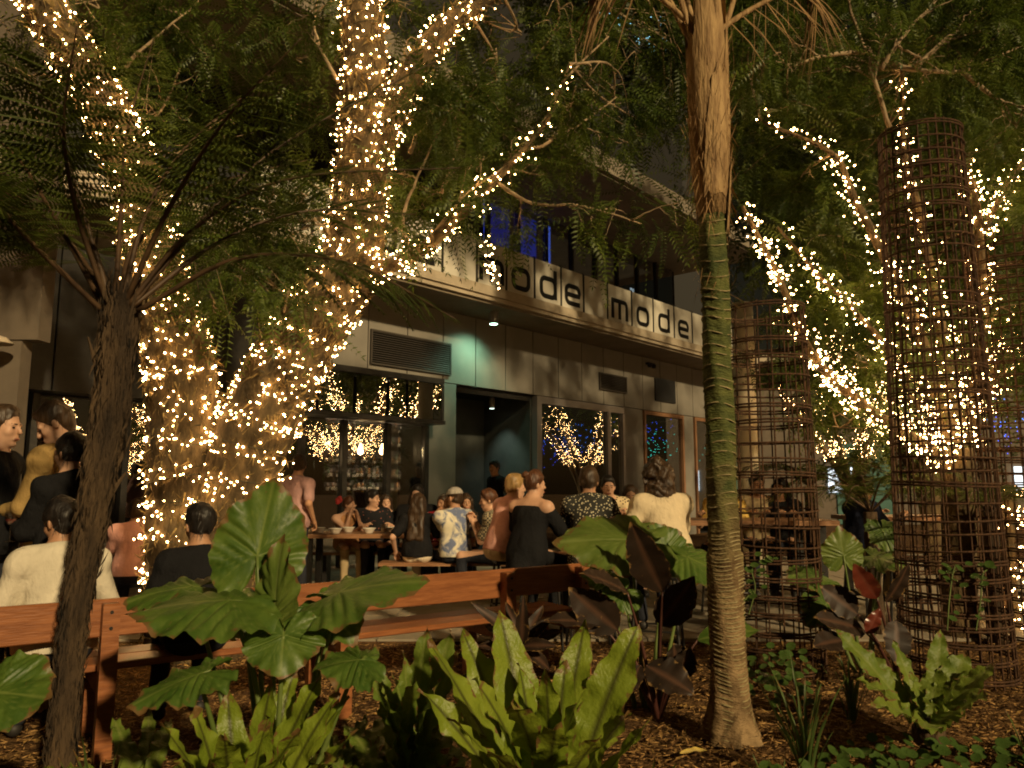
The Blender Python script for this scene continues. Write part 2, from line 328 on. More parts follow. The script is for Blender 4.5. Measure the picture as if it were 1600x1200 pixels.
def rrect(x0, x1, z0, z1, r, a0=0, a1=360, n=6):
    out = []
    for cx, cz, s in ((x1 - r, z1 - r, 0), (x0 + r, z1 - r, 90), (x0 + r, z0 + r, 180), (x1 - r, z0 + r, 270)):
        out += [(cx + r * math.cos(R(s + t)), cz + r * math.sin(R(s + t))) for t in np.linspace(0, 90, n)]
    return out
def glyph(ch, x, z, s, y0, y1):
    mb = MB(); st = .105 * s
    def add(p, cl=False, y=0): q = [(x + a * s, z + b * s) for a, b in p]; V, F = ribbon(q, st, cl, y0 - y, y1); mb.add(V, F)
    if ch == 'm':
        add([(.05, 0), (.05, .25), (.05, .5)]); add([(.36, 0), (.36, .2), (.36, .40)], y=.001)
        add([(.0, .455), (.2, .455), (.4, .455), (.56, .455), (.63, .44), (.665, .40), (.68, .34), (.68, .2), (.68, 0)], y=.002)
    if ch in 'od': add(rrect(.05, .55, .05, .455, .13), True)
    if ch == 'd': add([(.55, .02), (.55, .4), (.55, .68)], y=.001)
    if ch == 'e': add([(.08, .25), (.3, .25), (.55, .25), (.552, .33)] + rrect(.05, .55, .05, .455, .13)[:18] + [(.18, .05), (.4, .05), (.57, .05)])
    return mb
UB = [-1.9, -1.0, -.1, .8, 1.68, 2.55, 3.37, 4.22, 5.09, 5.89, 6.8, 7.81, 8.78, 9.8, 10.75, 11.6, 12.5, 13.4, 14.3]
WORD = {0: 'm', 1: 'o', 2: 'd', 3: 'e', 5: 'm', 6: 'o', 7: 'd', 8: 'e', 10: 'm', 11: 'o', 12: 'd', 13: 'e'}
for i in range(len(UB) - 1):
    a, b = UB[i], UB[i + 1]
    pn = part('sign_panel', MB().bb(a + .022, b - .022, -1.02, -.99, 5.06, 5.90), M['panel'])
    part('panel_joint', MB().bb(b - .02, b + .02, -1.035, -.96, 5.045, 5.93), M['dark'])
    ch = WORD.get(i if i < 4 else i)
    if i == 4: ch = None
    if ch: part('letter', glyph(ch, (a + b) / 2 - .27 - (.07 if ch == 'm' else 0), 5.14, .92, -1.032, -1.021), M['letter'], pn)
# upper storey
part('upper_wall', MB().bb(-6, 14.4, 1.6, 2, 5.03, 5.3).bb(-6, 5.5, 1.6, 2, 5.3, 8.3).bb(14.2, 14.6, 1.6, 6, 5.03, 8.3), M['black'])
for u in list(np.arange(5.5, 14.3, 1.1)):
    part('mullion', MB().bb(u, u + .09, 1.45, 1.58, 5.03, 8.3), M['dark'])
part('upper_slab', MB().bb(-6, 15, -1.3, 2, 8.36, 8.78), M['conc2'])
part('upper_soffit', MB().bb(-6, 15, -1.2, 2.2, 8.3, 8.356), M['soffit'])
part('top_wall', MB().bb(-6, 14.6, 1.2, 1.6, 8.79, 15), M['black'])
for a, b, c, s in ((5.6, 6.55, (.05, .09, .95), .22), (6.75, 7.6, (.05, .10, 1), .30), (8.1, 8.2, (.1, .2, 1), .8)):
    part('blue_lit_blind', MB().bb(a, b, 1.70, 1.72, 5.35, 8.2), emat('blue_lit_blind', c, s))
part('blue_lit_blind', MB().bb(10.9, 11.7, 1.70, 1.72, 5.35, 7.1), emat('warm_lit_blind', (.8, .6, .4), .10))
part('lit_window', MB().bb(12.1, 12.55, 1.70, 1.72, 5.35, 7.3), emat('white_lit_window', (.75, .9, 1), .8))
for u in np.arange(5.55, 14.1, 1.1): part('window_pane', MB().bb(u + .05, u + 1.04, 1.5, 1.51, 5.32, 8.28), M['glass'])
# ground floor: projecting transom with dark glass
tr = part('transom', MB().bb(-1.0, 2.34, -.42, -.02, 3.2, 3.30).bb(-1.0, 2.34, -.46, -.02, 2.46, 2.53).bb(2.28, 2.34, -.42, -.02, 2.54, 3.19).bb(-1.0, -.94, -.42, -.02, 2.54, 3.19).bb(-.94, 2.28, -.1, -.05, 2.54, 3.19, m=1), [M['dark'], M['black']])
for a, b in ((-.93, -.42), (-.36, .30), (.36, .98), (1.06, 1.42), (1.48, 2.27)):
    part('transom_pane', MB().box(((a + b) / 2, -.41, 2.865), (b - a, .008, .64), M=np.array(Matrix.Rotation(R(rnd.uniform(-1.5, 1.5)), 3, 'Z'))), M['mirror'], tr)
part('transom_light', MB().bb(.42, 1.0, -.40, -.10, 2.44, 2.458), M['alu'], tr)
for u in (-1.0, -.4, .42, 1.36, 2.26): part('window_frame', MB().bb(u, u + .09, -.02, .10, 0, 2.455), M['dark'])
for a, b in ((-.9, -.41), (-.3, .41), (.52, 1.35), (1.46, 2.25)): part('window_pane', MB().bb(a, b, .04, .048, .06, 2.45), M['glass'])
part('wall_lower', MB().bb(-5.3, -1.02, .05, .3, 0, .5), M['dark'])
# left dark bay
for u in (-5.2, -4.1, -3.0, -1.9): part('dark_panel', MB().bb(u, u + 1.08, -.35, -.02, 2.5, 4.3), M['dark'])
for u in (-5.3, -4.2, -3.1, -2.05, -1.1): part('window_frame', MB().bb(u, u + .08, -.02, .10, .5, 2.49), M['dark'])
for u in (-5.2, -4.1, -3.0, -1.95): part('window_pane', MB().bb(u, u + .9, .04, .048, .52, 2.48), M['glass'])
# door recess
part('recess_wall', MB().bb(3.06, 5.5, 1.5, 1.6, 0, 3.36).bb(3.06, 3.1, .4, 1.5, 0, 3.36), M['recess'])
part('recess_side', MB().bb(5.44, 5.498, .13, 1.498, 0, 3.36), M['recess'])
part('recess_soffit', MB().bb(3.1, 5.46, .08, 1.5, 3.28, 3.35), M['black'])
part('door_track', MB().bb(3.12, 5.42, .1, .16, 3.18, 3.27), M['dark'])
# big window
fr = part('window_frame', MB().bb(5.5, 5.66, -.03, .12, 0, 3.3).bb(5.66, 8.96, -.03, .12, 3.14, 3.3).bb(8.2, 8.34, -.03, .12, 0, 3.135).bb(8.88, 8.98, -.03, .12, 0, 3.135), M['alu'])
part('window_pane', MB().bb(5.66, 8.2, .04, .05, .05, 3.14), M['glass'], fr); part('window_pane', MB().bb(8.34, 8.88, .04, .05, .05, 3.14), M['glass'], fr)
for a, b in ((9.9, 12.0), (12.64, 14.15)):
    fr = part('window_frame', MB().bb(a, a + .09, -.03, .12, 0, 3.3).bb(b - .09, b, -.03, .12, 0, 3.3).bb(a + .09, b - .09, -.03, .12, 3.2, 3.3).bb(a + .09, b - .09, -.03, .12, .5, .6), M['timber'])
    part('window_pane', MB().bb(a + .09, b - .09, .04, .05, .6, 3.2), M['glass'], fr)
# interior shell
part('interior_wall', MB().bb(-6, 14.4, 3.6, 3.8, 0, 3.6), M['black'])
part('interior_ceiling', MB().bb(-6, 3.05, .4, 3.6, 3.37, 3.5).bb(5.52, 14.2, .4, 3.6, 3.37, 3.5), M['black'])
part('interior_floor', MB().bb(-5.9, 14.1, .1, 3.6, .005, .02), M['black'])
# back bar shelf and bottles
sh = thing('bar_shelf', 'tall dark back bar shelf lit from above seen through the glass doors', 'shelf', tuple(fw(3.5, 2.6, 0)), FROT); ORG[sh.name] = np.zeros(3)
SZ = (1.22, 1.50, 1.80, 2.18, 2.50)
mk('back_panel', MB().bb(-1.6, 1.4, .3, .33, 0, 2.9), pmat('shelf_back', (.05, .04, .035), rough=.5), sh)
for z in SZ: mk('shelf_board', MB().bb(-1.6, 1.4, 0, .3, z - .03, z).bb(-1.6, 1.4, 0, .012, z - .075, z - .031), M['dark'], sh)
mk('upright', MB().bb(-1.63, -1.6, 0, .33, 0, 2.9), M['dark'], sh); mk('upright', MB().bb(1.4, 1.43, 0, .33, 0, 2.9), M['dark'], sh)
for z in SZ[1:] + (2.86,): mk('light_strip', MB().bb(-1.5, 1.3, .02, .05, z - .055, z - .034), emat('shelf_strip', (1, .72, .42), 16), sh)
def bottle_mb(): return MB().lathe([(.036, 0), (.038, .01), (.038, .17), (.03, .2), (.014, .225), (.014, .28), (.016, .285), (.016, .30), (0, .3)], k=8)
bm = [pmat('bottle_' + n, c, rough=.12, spec=.6) for n, c in (('green', (.02, .05, .02)), ('brown', (.08, .03, .01)), ('clear', (.35, .33, .3)), ('dark', (.012, .012, .014)), ('amber', (.3, .13, .03)))]
lab = pmat('bottle_paper', (.75, .68, .55), rough=.7)
protos = []
for m in bm:
    t = thing('bottle', '', 'bottle'); mk('glass_body', bottle_mb(), m, t, smooth=True); mk('paper_label', MB().lathe([(.0385, .05), (.0392, .052), (.0392, .135), (.0385, .137)], k=8), lab, t); protos.append([t, True])
for r_, z in enumerate(SZ):
    for k in range(27):
        if rnd.random() < .12: continue
        pr = rnd.choice(protos); p = fw(3.5 - 1.52 + k * .108 + rnd.uniform(-.015, .015), 2.6 + .12 + rnd.uniform(-.04, .06), z + .001)
        o = pr[0] if pr[1] else copy_tree(pr[0], None)
        pr[1] = False; o.location = p; o.rotation_euler[2] = rnd.uniform(0, 6); o.scale = (rnd.uniform(.85, 1.1),) * 2 + (rnd.uniform(.65, .86),)
        tag(o, ['bottle on the lowest back bar shelf', 'bottle on the second lowest back bar shelf', 'bottle on the middle back bar shelf', 'bottle on the second highest back bar shelf', 'bottle on the top back bar shelf'][r_] + ' behind glass', 'bottle', 'bottles on back bar shelf row %s' % 'abcde'[r_])
# pendant bulbs inside, soffit light, recess light
pb = emat('pendant_filament', (1, .66, .30), 30)
for x, y, lb in ((563, 705, 'left of the pair of teardrop pendant bulbs glowing before the bottle shelves'), (597, 705, 'right of the pair of teardrop pendant bulbs glowing before the bottle shelves'), (468, 712, 'lone teardrop pendant bulb glowing above the man in mauve')):
    q = ray(x, y); n0 = F0 - FN * .9; t = ((n0 - CPOS) @ FN) / (q @ FN); p = CPOS + q * t
    th = thing('pendant_light', lb, 'light', tuple(p)); mk('bulb', MB().lathe([(0, -.07), (.045, -.05), (.06, 0), (.04, .06), (.018, .12), (.015, .14)], p, 12), pb, th, smooth=True)
    mk('cord', MB().tube([p + [0, 0, .14], p + [0, 0, 3.37 - p[2]]], .006, 4), M['dark'], th)
def spot(name, label, p, tgt, color, energy, size, mb_r, glow):
    th = thing(name, label, 'light', tuple(p)); mk('housing', MB().lathe([(mb_r, 0), (mb_r * 1.05, .02), (mb_r, .24), (0, .24)], p, 16), M['alu'], th, smooth=False)
    mk('lens', MB().lathe([(0, -.004), (mb_r * .85, -.004), (mb_r * .85, .0), (0, .0)], p, 16), emat(name + '_lens', color, glow), th)
    l = bpy.data.lights.new(name, 'SPOT'); l.energy = energy; l.spot_size = R(size); l.spot_blend = .9; l.color = color; l.shadow_soft_size = .06
    o = bpy.data.objects.new('lamp', l); COL.objects.link(o); o.parent = th; o.location = (0, 0, -.03)
    d = Vector(tgt) - Vector(p); o.rotation_euler = (-d).to_track_quat('Z', 'Y').to_euler()
p = fw(3.45, -.62, 4.48); spot('soffit_light', 'small pale green downlight under the balcony slab above the doors', p, fw(3.3, .15, 2.6), (.48, 1, .66), 62, 125, .09, 7)
p = fw(4.95, .8, 3.03); spot('recess_light', 'dim downlight washing the dark door recess wall', p, fw(5.5, .8, .6), (.75, 1, .85), 22, 80, .06, 3)
# neighbouring pale pier and its bracket lamp at far left
pr = thing('rendered_pier', 'pale rendered corner pier of the building at the far left edge', 'pier', (-6.2, 8.1, 0))
mk('shaft', MB().bb(-8, -5.2, 8.02, 8.2, 0, 2.9), M['render'], pr); mk('upper_shaft', MB().bb(-8, -5.02, 8.0, 8.22, 2.902, 7), M['render'], pr)
wl = thing('bracket_lamp', 'unlit pale dish lamp on a bracket at the left pier', 'lamp', (-5.4, 7.9, 2.8))
mk('dish', MB().lathe([(0, .09), (.1, .06), (.17, 0), (.16, -.01), (0, .03)], (-5.3, 7.75, 2.82), 16), M['conc'], wl, smooth=True)
mk('arm', MB().tube([(-5.3, 7.75, 2.86), (-5.6, 7.8, 2.76), (-5.75, 8.05, 2.62)], .014, 6), M['dark'], wl)
# wall behind the right-hand garden: white column, teal panel, far tower with lit windows
cl = mk('white_column', MB().lathe([(.19, 0), (.19, 4.6)], (0, 0, 0), 20), pmat('cream_paint', (.58, .50, .36), (.66, .58, .43), rough=.7, scale=4), smooth=True, label='round cream column standing behind the first rusty cage', cat='column'); cl.location = ground_at(1170, 13.5)
tb = thing('rear_pavilion', 'dark rear pavilion with teal doors behind the tree ferns', 'building', (8.6, 27, 0))
mk('wall', MB().bb(5.2, 22, 27.0, 27.3, 0, 5.5), pmat('brown_board', (.09, .07, .05), (.13, .10, .07), rough=.7, scale=2), tb)
mk('roof', MB().bb(5.0, 22, 25.6, 27.5, 5.5, 5.8), M['conc'], tb)
for x in (6.4, 7.4, 11.3, 12.3): mk('door', MB().bb(x, x + .9, 26.95, 26.998, .02, 2.8), pmat('teal_door', (.03, .10, .085), (.045, .13, .11), rough=.6, scale=3), tb)
for x in (11.0, 17.5): mk('lit_window', MB().bb(x, x + 1.1, 26.9, 26.94, 1.1, 2.0), emat('pavilion_lit_window', (.85, .95, 1), 1.1), tb)
tw = thing('far_tower', 'far tower with cyan lit windows glimpsed through the upper leaves', 'tower', (8, 60, 0))
mk('shaft', MB().bb(2, 16, 58, 70, 0, 60), M['black'], tw)
lm = emat('cyan_lit_window', (.35, .85, 1), .9)
for i in range(5):
    for j in range(6):
        if rnd.random() < .75: mk('lit_window', MB().bb(4.2 + 2.2 * i, 5.9 + 2.2 * i, 57.9, 57.98, 31 + 2.4 * j, 32.5 + 2.4 * j), lm, tw)
# ------------------------------------------------------------------ trees, string lights, cages, palm, tree ferns
def px(L): return [at(*q) for q in L]
def diamond_spray(n=9, L=.34, lw=.075, ww=.021, ang=62, droop=.10):
    """feathery pinnate leaf along +x: n pairs of folded leaflets"""
    V = []; F = []
    def leaflet(b, d, l, w_):
        d = unit(d); s = np.cross([0, 0, 1.], d); k = len(V); m = b + d * l * .45
        V.extend([b, m + s * w_ / 2 + [0, 0, .006], b + d * l, m - s * w_ / 2 + [0, 0, .006]]); F.append((k, k + 1, k + 2, k + 3))
    for i in range(n):
        t = (i + .6) / n; b = np.array([L * t, 0, -droop * L * t * t * 2]); s = 1 - .55 * abs(t - .4)
        for sg in (-1, 1): leaflet(b, (math.cos(R(ang)), sg * math.sin(R(ang)), -.22 - .25 * t), lw * s * (.9 + .2 * ((i * 7 + sg) % 5) / 5), ww * s)
    leaflet(np.array([L * .97, 0, -droop * L * 1.9]), (1, 0, -.4), lw * .8, ww)
    V.extend([[0, .003, 0], [0, -.003, 0], [L, -.001, -droop * 2 * L], [L, .001, -droop * 2 * L]]); k = len(V) - 4; F.append((k, k + 1, k + 2, k + 3))
    return np.array(V, float), np.array(F)
SPRAY = diamond_spray()
SPRAY2 = diamond_spray(5, .24, .085, .042, 55, .2)
SPRAYB = diamond_spray(13, .46, .058, .015, 70, .17); SPRAYC = diamond_spray(6, .20, .06, .022, 52, .05)
def crown_geo(clumps, tm=SPRAY, sc=(.75, 1.35)):
    """clumps: (centre, (rx,ry,rz), count) -> arrays of drooping leaf sprays"""
    T = []; X = []
    for c, r, n in clumps:
        d = rng.standard_normal((n, 3)); d /= np.linalg.norm(d, axis=1, keepdims=True); q = rng.random((n, 1)) ** .45
        # sprays gather in bunches along twigs
        k = max(3, n // 9); tw = rng.standard_normal((k, 3)); tw /= np.linalg.norm(tw, axis=1, keepdims=True); tw *= rng.random((k, 1)) ** .4
        j = rng.integers(0, k, n); p = np.where(rng.random((n, 1)) < .75, tw[j] + d * .26, d * q)
        T.append(np.asarray(c) + p * np.asarray(r)); x = p * .6 + rng.standard_normal((n, 3)) * .55; x[:, 2] -= .30; X.append(x)
    T = np.concatenate(T); X = np.concatenate(X); X /= np.linalg.norm(X, axis=1, keepdims=True)
    Zh = rng.standard_normal(X.shape) * .45 + [0, 0, 1]; Fm = rot_frames(X, Zh) * rng.uniform(*sc, (len(T), 1, 1))
    if tm is not SPRAY: return scatter(tm[0], tm[1], T, Fm)
    kind = rng.integers(0, 4, len(T)); Vs = []; Fs = []; n0 = 0                       # mixed leaf sizes
    for k, q in ((0, SPRAY), (1, SPRAYB), (2, SPRAYC), (3, SPRAYC)):
        v, f = scatter(q[0], q[1], T[kind == k], Fm[kind == k]); Vs.append(v); Fs.append(f + n0); n0 += len(v)
    return np.concatenate(Vs), np.concatenate(Fs)
def twigs(mb, clumps, roots, rr=.016, sub=6):
    for c, r, n in clumps:
        c = np.asarray(c, float); root = min(roots, key=lambda q: np.linalg.norm(q - c)); m = (c + root) / 2 + rng.standard_normal(3) * .18
        P = spline([root, m, c], 6); mb.tube(P, [rr, rr * .75, rr * .5], 5)
        for _ in range(sub):
            d = rng.standard_normal(3); d = unit(d) * np.asarray(r) * rng.uniform(.6, 1.0); s = P[rng.integers(4, len(P))]
            mb.tube(spline([s, s + d * .5 + rng.standard_normal(3) * .07, c + d], 4), [rr * .45, rr * .3, rr * .12], 4)
def bulb_geo(r=.0080):
    V = np.array([(0, 0, 1.25), (1, 0, 0), (0, 1, 0), (-1, 0, 0), (0, -1, 0), (0, 0, -1.25)]) * r
    return V, [(0, 1, 2), (0, 2, 3), (0, 3, 4), (0, 4, 1), (5, 2, 1), (5, 3, 2), (5, 4, 3), (5, 1, 4)]
BULB = mk('bulb', bulb_geo(), M['bulb']); BULB_ME = BULB.data; bpy.data.objects.remove(BULB)
BV, BF = bulb_geo()
def helix(P, rad, pitch, gap, jit, k0=0.):
    P = np.asarray(P); seg = np.linalg.norm(np.diff(P, axis=0), axis=1); S = np.concatenate([[0], np.cumsum(seg)]); T, N, B = frames(P)
    rr = np.interp(np.linspace(0, 1, len(P)), np.linspace(0, 1, len(rad)), rad); n = int(S[-1] / .01) + 2; s = np.linspace(0, S[-1], n)
    I = lambda A: np.stack([np.interp(s, S, A[:, i]) for i in range(3)], 1)
    c, nn, bb = I(P), I(N), I(B); r = np.interp(s, S, rr) + .02
    # irregular winding
    ph = k0 + np.cumsum(2 * math.pi / pitch * .01 * (1 + .5 * np.sin(s * 5.1 + k0))); wob = .04 * np.sin(s * 23 + k0)
    H = c + r[:, None] * (np.cos(ph)[:, None] * nn + np.sin(ph)[:, None] * bb) + T[0] * 0; H[:, 2] += wob
    arc = np.concatenate([[0], np.cumsum(np.linalg.norm(np.diff(H, axis=0), axis=1))]); a = np.arange(0, arc[-1], gap)
    a = np.clip(a + rng.uniform(-.35, .35, len(a)) * gap, 0, arc[-1])
    Q = np.stack([np.interp(a, arc, H[:, i]) for i in range(3)], 1); return H, Q + rng.standard_normal(Q.shape) * jit
def string_lights(label, specs, group='warm fairy lights on the trees', single=True):
    H = []; Q = []
    for s in specs: h, q = helix(*s); H.append(h); Q.append(q)
    Q = np.concatenate(Q); th = thing('string_lights', label, 'string lights', tuple(Q[0]), group=group); o = ORG[th.name]
    mb = MB()
    for h in H: mb.tube(h[::max(1, len(h) // 420)], .0035, 3, cap=False)
    mk('wire', mb, M['wire'], th)
    order = np.argsort(np.linalg.norm(Q - CPOS, axis=1)); near = order[:300] if single else order[:0]; rest = order[len(near):]
    for i in near:
        b = bpy.data.objects.new('bulb', BULB_ME); COL.objects.link(b); b.parent = th; b.location = Q[i] - o; b.rotation_euler = rng.uniform(0, 3, 3); s = rng.uniform(.75, 1.25); b.scale = (s, s, s)
    if len(rest):
        Rm = rot_frames(rng.standard_normal((len(rest), 3)), rng.standard_normal((len(rest), 3))) * rng.uniform(.75, 1.25, (len(rest), 1, 1))
        V, F = scatter(BV, np.array(BF), Q[rest], Rm); mk('small_bulb', (V, F), M['bulb'], th, kind='stuff')
    return len(Q)

# --- twin trunk tree in the middle left, wrapped in lights
T1 = spline(px([(292, 1040, 6.5), (290, 860, 6.5), (288, 700, 6.5), (282, 570, 6.45), (250, 450, 6.4), (205, 260, 6.3), (130, 110, 6.1), (40, -30, 5.9), (-30, -140, 5.8)]), 6)
T2 = spline(px([(325, 1030, 6.55), (345, 850, 6.55), (400, 670, 6.5), (472, 530, 6.5), (540, 420, 6.5), (568, 260, 6.5), (570, 110, 6.5), (560, -60, 6.6), (560, -160, 6.6)]), 6)
C1 = spline(px([(560, 430, 6.5), (645, 400, 6.4), (720, 335, 6.3), (790, 265, 6.3), (860, 180, 6.4), (890, 100, 6.5)]), 6)
D1 = spline(px([(575, 260, 6.5), (625, 150, 6.5), (690, 50, 6.5), (780, -20, 6.6), (900, -120, 6.8)]), 6)
r1, r2, rc, rd = [.33, .31, .29, .27, .23, .19, .17, .15, .13], [.33, .32, .31, .30, .26, .22, .19, .16, .14], [.075, .06, .045, .03, .018, .01], [.15, .13, .10, .08, .06]
tree = thing('twin_trunk_tree', 'twin trunked tree wrapped in fairy lights behind the bench', 'tree', tuple(T1[0] * [1, 1, 0]))
mk('trunk', MB().tube(T1, r1, 18, wob=.05), M['figbark'], tree, smooth=True); mk('trunk', MB().tube(T2, r2, 18, wob=.05), M['figbark'], tree, smooth=True)
mk('limb', MB().tube(C1, rc, 9, wob=.04), M['figbark'], tree, smooth=True); mk('limb', MB().tube(D1, rd, 10, wob=.04), M['figbark'], tree, smooth=True)
def fuzz(P, rad, n, L=.09, w_=.006, out=1.):
    T, N, B = frames(P); i = rng.integers(0, len(P), n); rr = np.interp(np.linspace(0, 1, len(P)), np.linspace(0, 1, len(rad)), rad)[i]
    a = rng.uniform(0, 2 * math.pi, n); rad_ = np.cos(a)[:, None] * N[i] + np.sin(a)[:, None] * B[i]
    p = P[i] + rad_ * (rr * .99)[:, None] + T[i] * rng.uniform(-.06, .06, (n, 1))
    X = T[i] * rng.choice([-1, 1], (n, 1)) + rad_ * rng.uniform(.05, .7, (n, 1)) * out + rng.standard_normal((n, 3)) * .5 * out
    tm = np.array([(0, w_, 0), (0, -w_, 0), (L * .55, -w_ * .6, min(.012, w_ * 1.6)), (L, 0, .0)]); return scatter(tm, np.array([(0, 1, 2, 3)]), p, rot_frames(X, rad_) * rng.uniform(.5, 1.4, (n, 1, 1)))
V, F = zip(*[fuzz(P, r_, n) for P, r_, n in ((T1, r1, 4200), (T2, r2, 4600), (D1, rd, 700))])
off = np.cumsum([0] + [len(v) for v in V[:-1]]); mk('clinging_roots', (np.concatenate(V), np.concatenate([f + o for f, o in zip(F, off)])), M['rootlet'], tree, kind='stuff')
A = [at(*c) for c in ((300, 60, 6.6), (410, 60, 7), (480, 170, 7), (340, 190, 6.9), (660, 130, 7.2), (720, 210, 7), (800, 250, 7.2), (770, 130, 7.4), (880, 200, 7.4), (620, 300, 7.1), (690, 300, 6.9),
     (480, 340, 7), (380, 400, 6.1), (320, 440, 6.0), (430, 380, 6.2), (100, 60, 6.4), (180, 30, 6.6), (240, 140, 6.6), (860, 60, 7.4), (950, 60, 7.6), (960, 160, 7.6), (1000, 190, 8.0), (540, 20, 7.2), (640, 20, 7.4), (740, 30, 7.2), (60, 200, 6.6), (1040, 60, 8), (300, 300, 6.9), (560, 340, 7.0), (450, 455, 6.05), (1040, 140, 8.2))]
clA = [(c, (rnd.uniform(.32, .55), rnd.uniform(.3, .5), rnd.uniform(.2, .36)), rnd.randint(64, 106)) for c in A]
tb_ = MB(); twigs(tb_, clA, [p for P in (T1[20:], T2[18:], C1, D1) for p in P[::3]])
ENDS = []
def branch(mb, L, r=.02, ends=ENDS, depth=2):
    P = spline(L, 6); P = P + np.cumsum(rng.standard_normal(P.shape) * .006, axis=0); mb.tube(P, [r, r * .7, r * .35], 6, wob=.06); ends.append(P[-1])
    if depth:
        for _ in range(4 if depth == 2 else 3):
            i = rng.integers(len(P) // 4, len(P) - 1); d = unit(P[-1] - P[0]) * .7 + rng.standard_normal(3) * .65; l = rng.uniform(.22, .5) * (1 if depth == 2 else .55)
            branch(mb, [P[i], P[i] + unit(d) * l * .5, P[i] + unit(d) * l + [0, 0, -.04]], r * .45, ends, depth - 1)
for L in (((640, 402, 6.4), (630, 350, 6.3), (645, 290, 6.3), (690, 200, 6.4)), ((660, 395, 6.4), (720, 310, 6.3), (800, 250, 6.5)), ((640, 240, 6.4), (665, 190, 6.5), (720, 140, 6.5)), ((690, 300, 6.4), (715, 230, 6.4), (728, 170, 6.5)),
          ((775, 285, 6.3), (830, 316, 6.6), (910, 318, 6.7), (1000, 345, 7.0)), ((850, 190, 6.5), (880, 130, 6.7), (950, 60, 7.0)), ((810, 240, 6.6), (870, 215, 6.6), (960, 150, 7.2)),
          ((180, 125, 6.2), (230, 70, 6.2), (310, 0, 6.4)), ((530, 130, 6.4), (495, 50, 6.5), (500, -20, 6.5)), ((520, 330, 6.3), (470, 345, 6.2), (400, 330, 6.3))): branch(tb_, px(L))
clA += [(e, (.16, .16, .10), 7) for e in ENDS]
mk('twig', tb_, M['twig'], tree, smooth=True, kind='stuff')
mk('crown', crown_geo(clA), M['fine'], tree, kind='stuff')
# long hanging shoot beside the right branch
k1 = int(len(T1) * .5); k2 = int(len(T2) * .5)
string_lights('dense warm fairy lights wound round the thick left trunk behind the bench', [(T1[4:k1], r1[1:5], .074, .044, .026)])
string_lights('fairy lights trailing up the limb at the upper left corner', [(T1[k1:], r1[4:], .088, .052, .03)])
string_lights('dense warm fairy lights wound round the leaning right trunk of the twin tree', [(T2[5:k2], r2[1:5], .076, .045, .026)])
string_lights('fairy lights on the upright upper stem above the leaning trunk', [(T2[k2:], r2[4:], .086, .052, .03)])
string_lights('fairy lights along the side branch reaching towards the balcony lettering', [(C1[:18], rc[:4], .075, .045, .05), (C1[17:], rc[3:], .16, .08, .04)])
string_lights('fairy lights on the branch rising to the top edge beside the upright stem', [(D1, rd, .11, .065, .03)])
HG = spline(px([(757, 372, 6.35), (765, 400, 6.35), (768, 430, 6.35), (778, 447, 6.35)]), 6)
string_lights('short loose tail of fairy lights hanging before the balcony letter m', [(HG, [.02, .02], .09, .06, .02)], single=False)

# --- spreading tree at right with lit limbs
RL = [
 ([(1500, 1010, 7.2), (1500, 850, 7.2), (1496, 700, 7.1)], [.17, .15, .13], None, None),
 ([(1496, 720, 7.1), (1400, 668, 6.9), (1310, 600, 6.7), (1255, 530, 6.5), (1215, 430, 6.4), (1160, 322, 6.3)], [.09, .08, .07, .06, .045, .03], 'thick rope of fairy lights along the lowest limb sloping down to the right', (.08, .046, .024)),
 ([(1440, 640, 7.0), (1385, 545, 7.0), (1330, 480, 6.9), (1270, 420, 6.8), (1215, 355, 6.7)], [.05, .045, .04, .03, .02], 'thin line of fairy lights on the limb just above the lowest one', (.085, .055, .03)),
 ([(1490, 700, 7.1), (1440, 530, 6.9), (1385, 410, 6.8), (1330, 300, 6.8), (1300, 240, 6.8), (1190, 190, 6.9)], [.10, .085, .07, .055, .04, .02], 'fairy lights on the limb curving up left behind the tall cage', (.10, .06, .04)),
 ([(1500, 700, 7.15), (1468, 500, 7.2), (1440, 350, 7.2), (1412, 230, 7.2), (1410, 110, 7.3)], [.10, .08, .07, .05, .03], 'fairy lights rising inside and above the tall cage', (.13, .075, .03)),
 ([(1508, 700, 7.2), (1535, 520, 7.3), (1530, 360, 7.3), (1510, 240, 7.3)], [.10, .085, .07, .04], 'fairy lights on the upright limb right of the tall cage', (.11, .06, .045)),
 ([(1532, 370, 7.3), (1580, 280, 7.3), (1640, 200, 7.4)], [.06, .05, .04], 'fairy lights on the branch running off the right edge', (.10, .06, .04)),
 ([(1585, 1010, 7.6), (1575, 880, 7.6), (1578, 760, 7.6)], [.12, .11, .10], 'fairy lights wound round the low trunk behind the rightmost cage', (.10, .06, .02)),
]
tree2 = thing('spreading_tree', 'spreading feathery tree with lit limbs fanning out behind the cages', 'tree', tuple(at(1500, 757, 7.2) * [1, 1, 0]))
allp = []
for L, rad, lab_, sp in RL:
    P = spline(px(L), 8); allp.append(P); mk('trunk' if lab_ is None else 'limb', MB().tube(P, rad if lab_ is None else [q_ * .6 for q_ in rad], 9, wob=.08), M['figbark'], tree2, smooth=True)
    if sp: string_lights(lab_, [(P, rad, sp[0], sp[1], sp[2])], single=rad[0] > .085)
CR = []
for _ in range(120):
    x, y = rnd.uniform(1120, 1680), rnd.uniform(-60, 660)
    if y > 560 and not 1240 < x < 1420: continue
    if x < 1250 and 330 < y: continue
    Y = rnd.uniform(7.6, 10.8)
    CR.append((at(x, y, Y), (rnd.uniform(.5, .85), rnd.uniform(.4, .7), rnd.uniform(.35, .55)), rnd.randint(60, 100)))
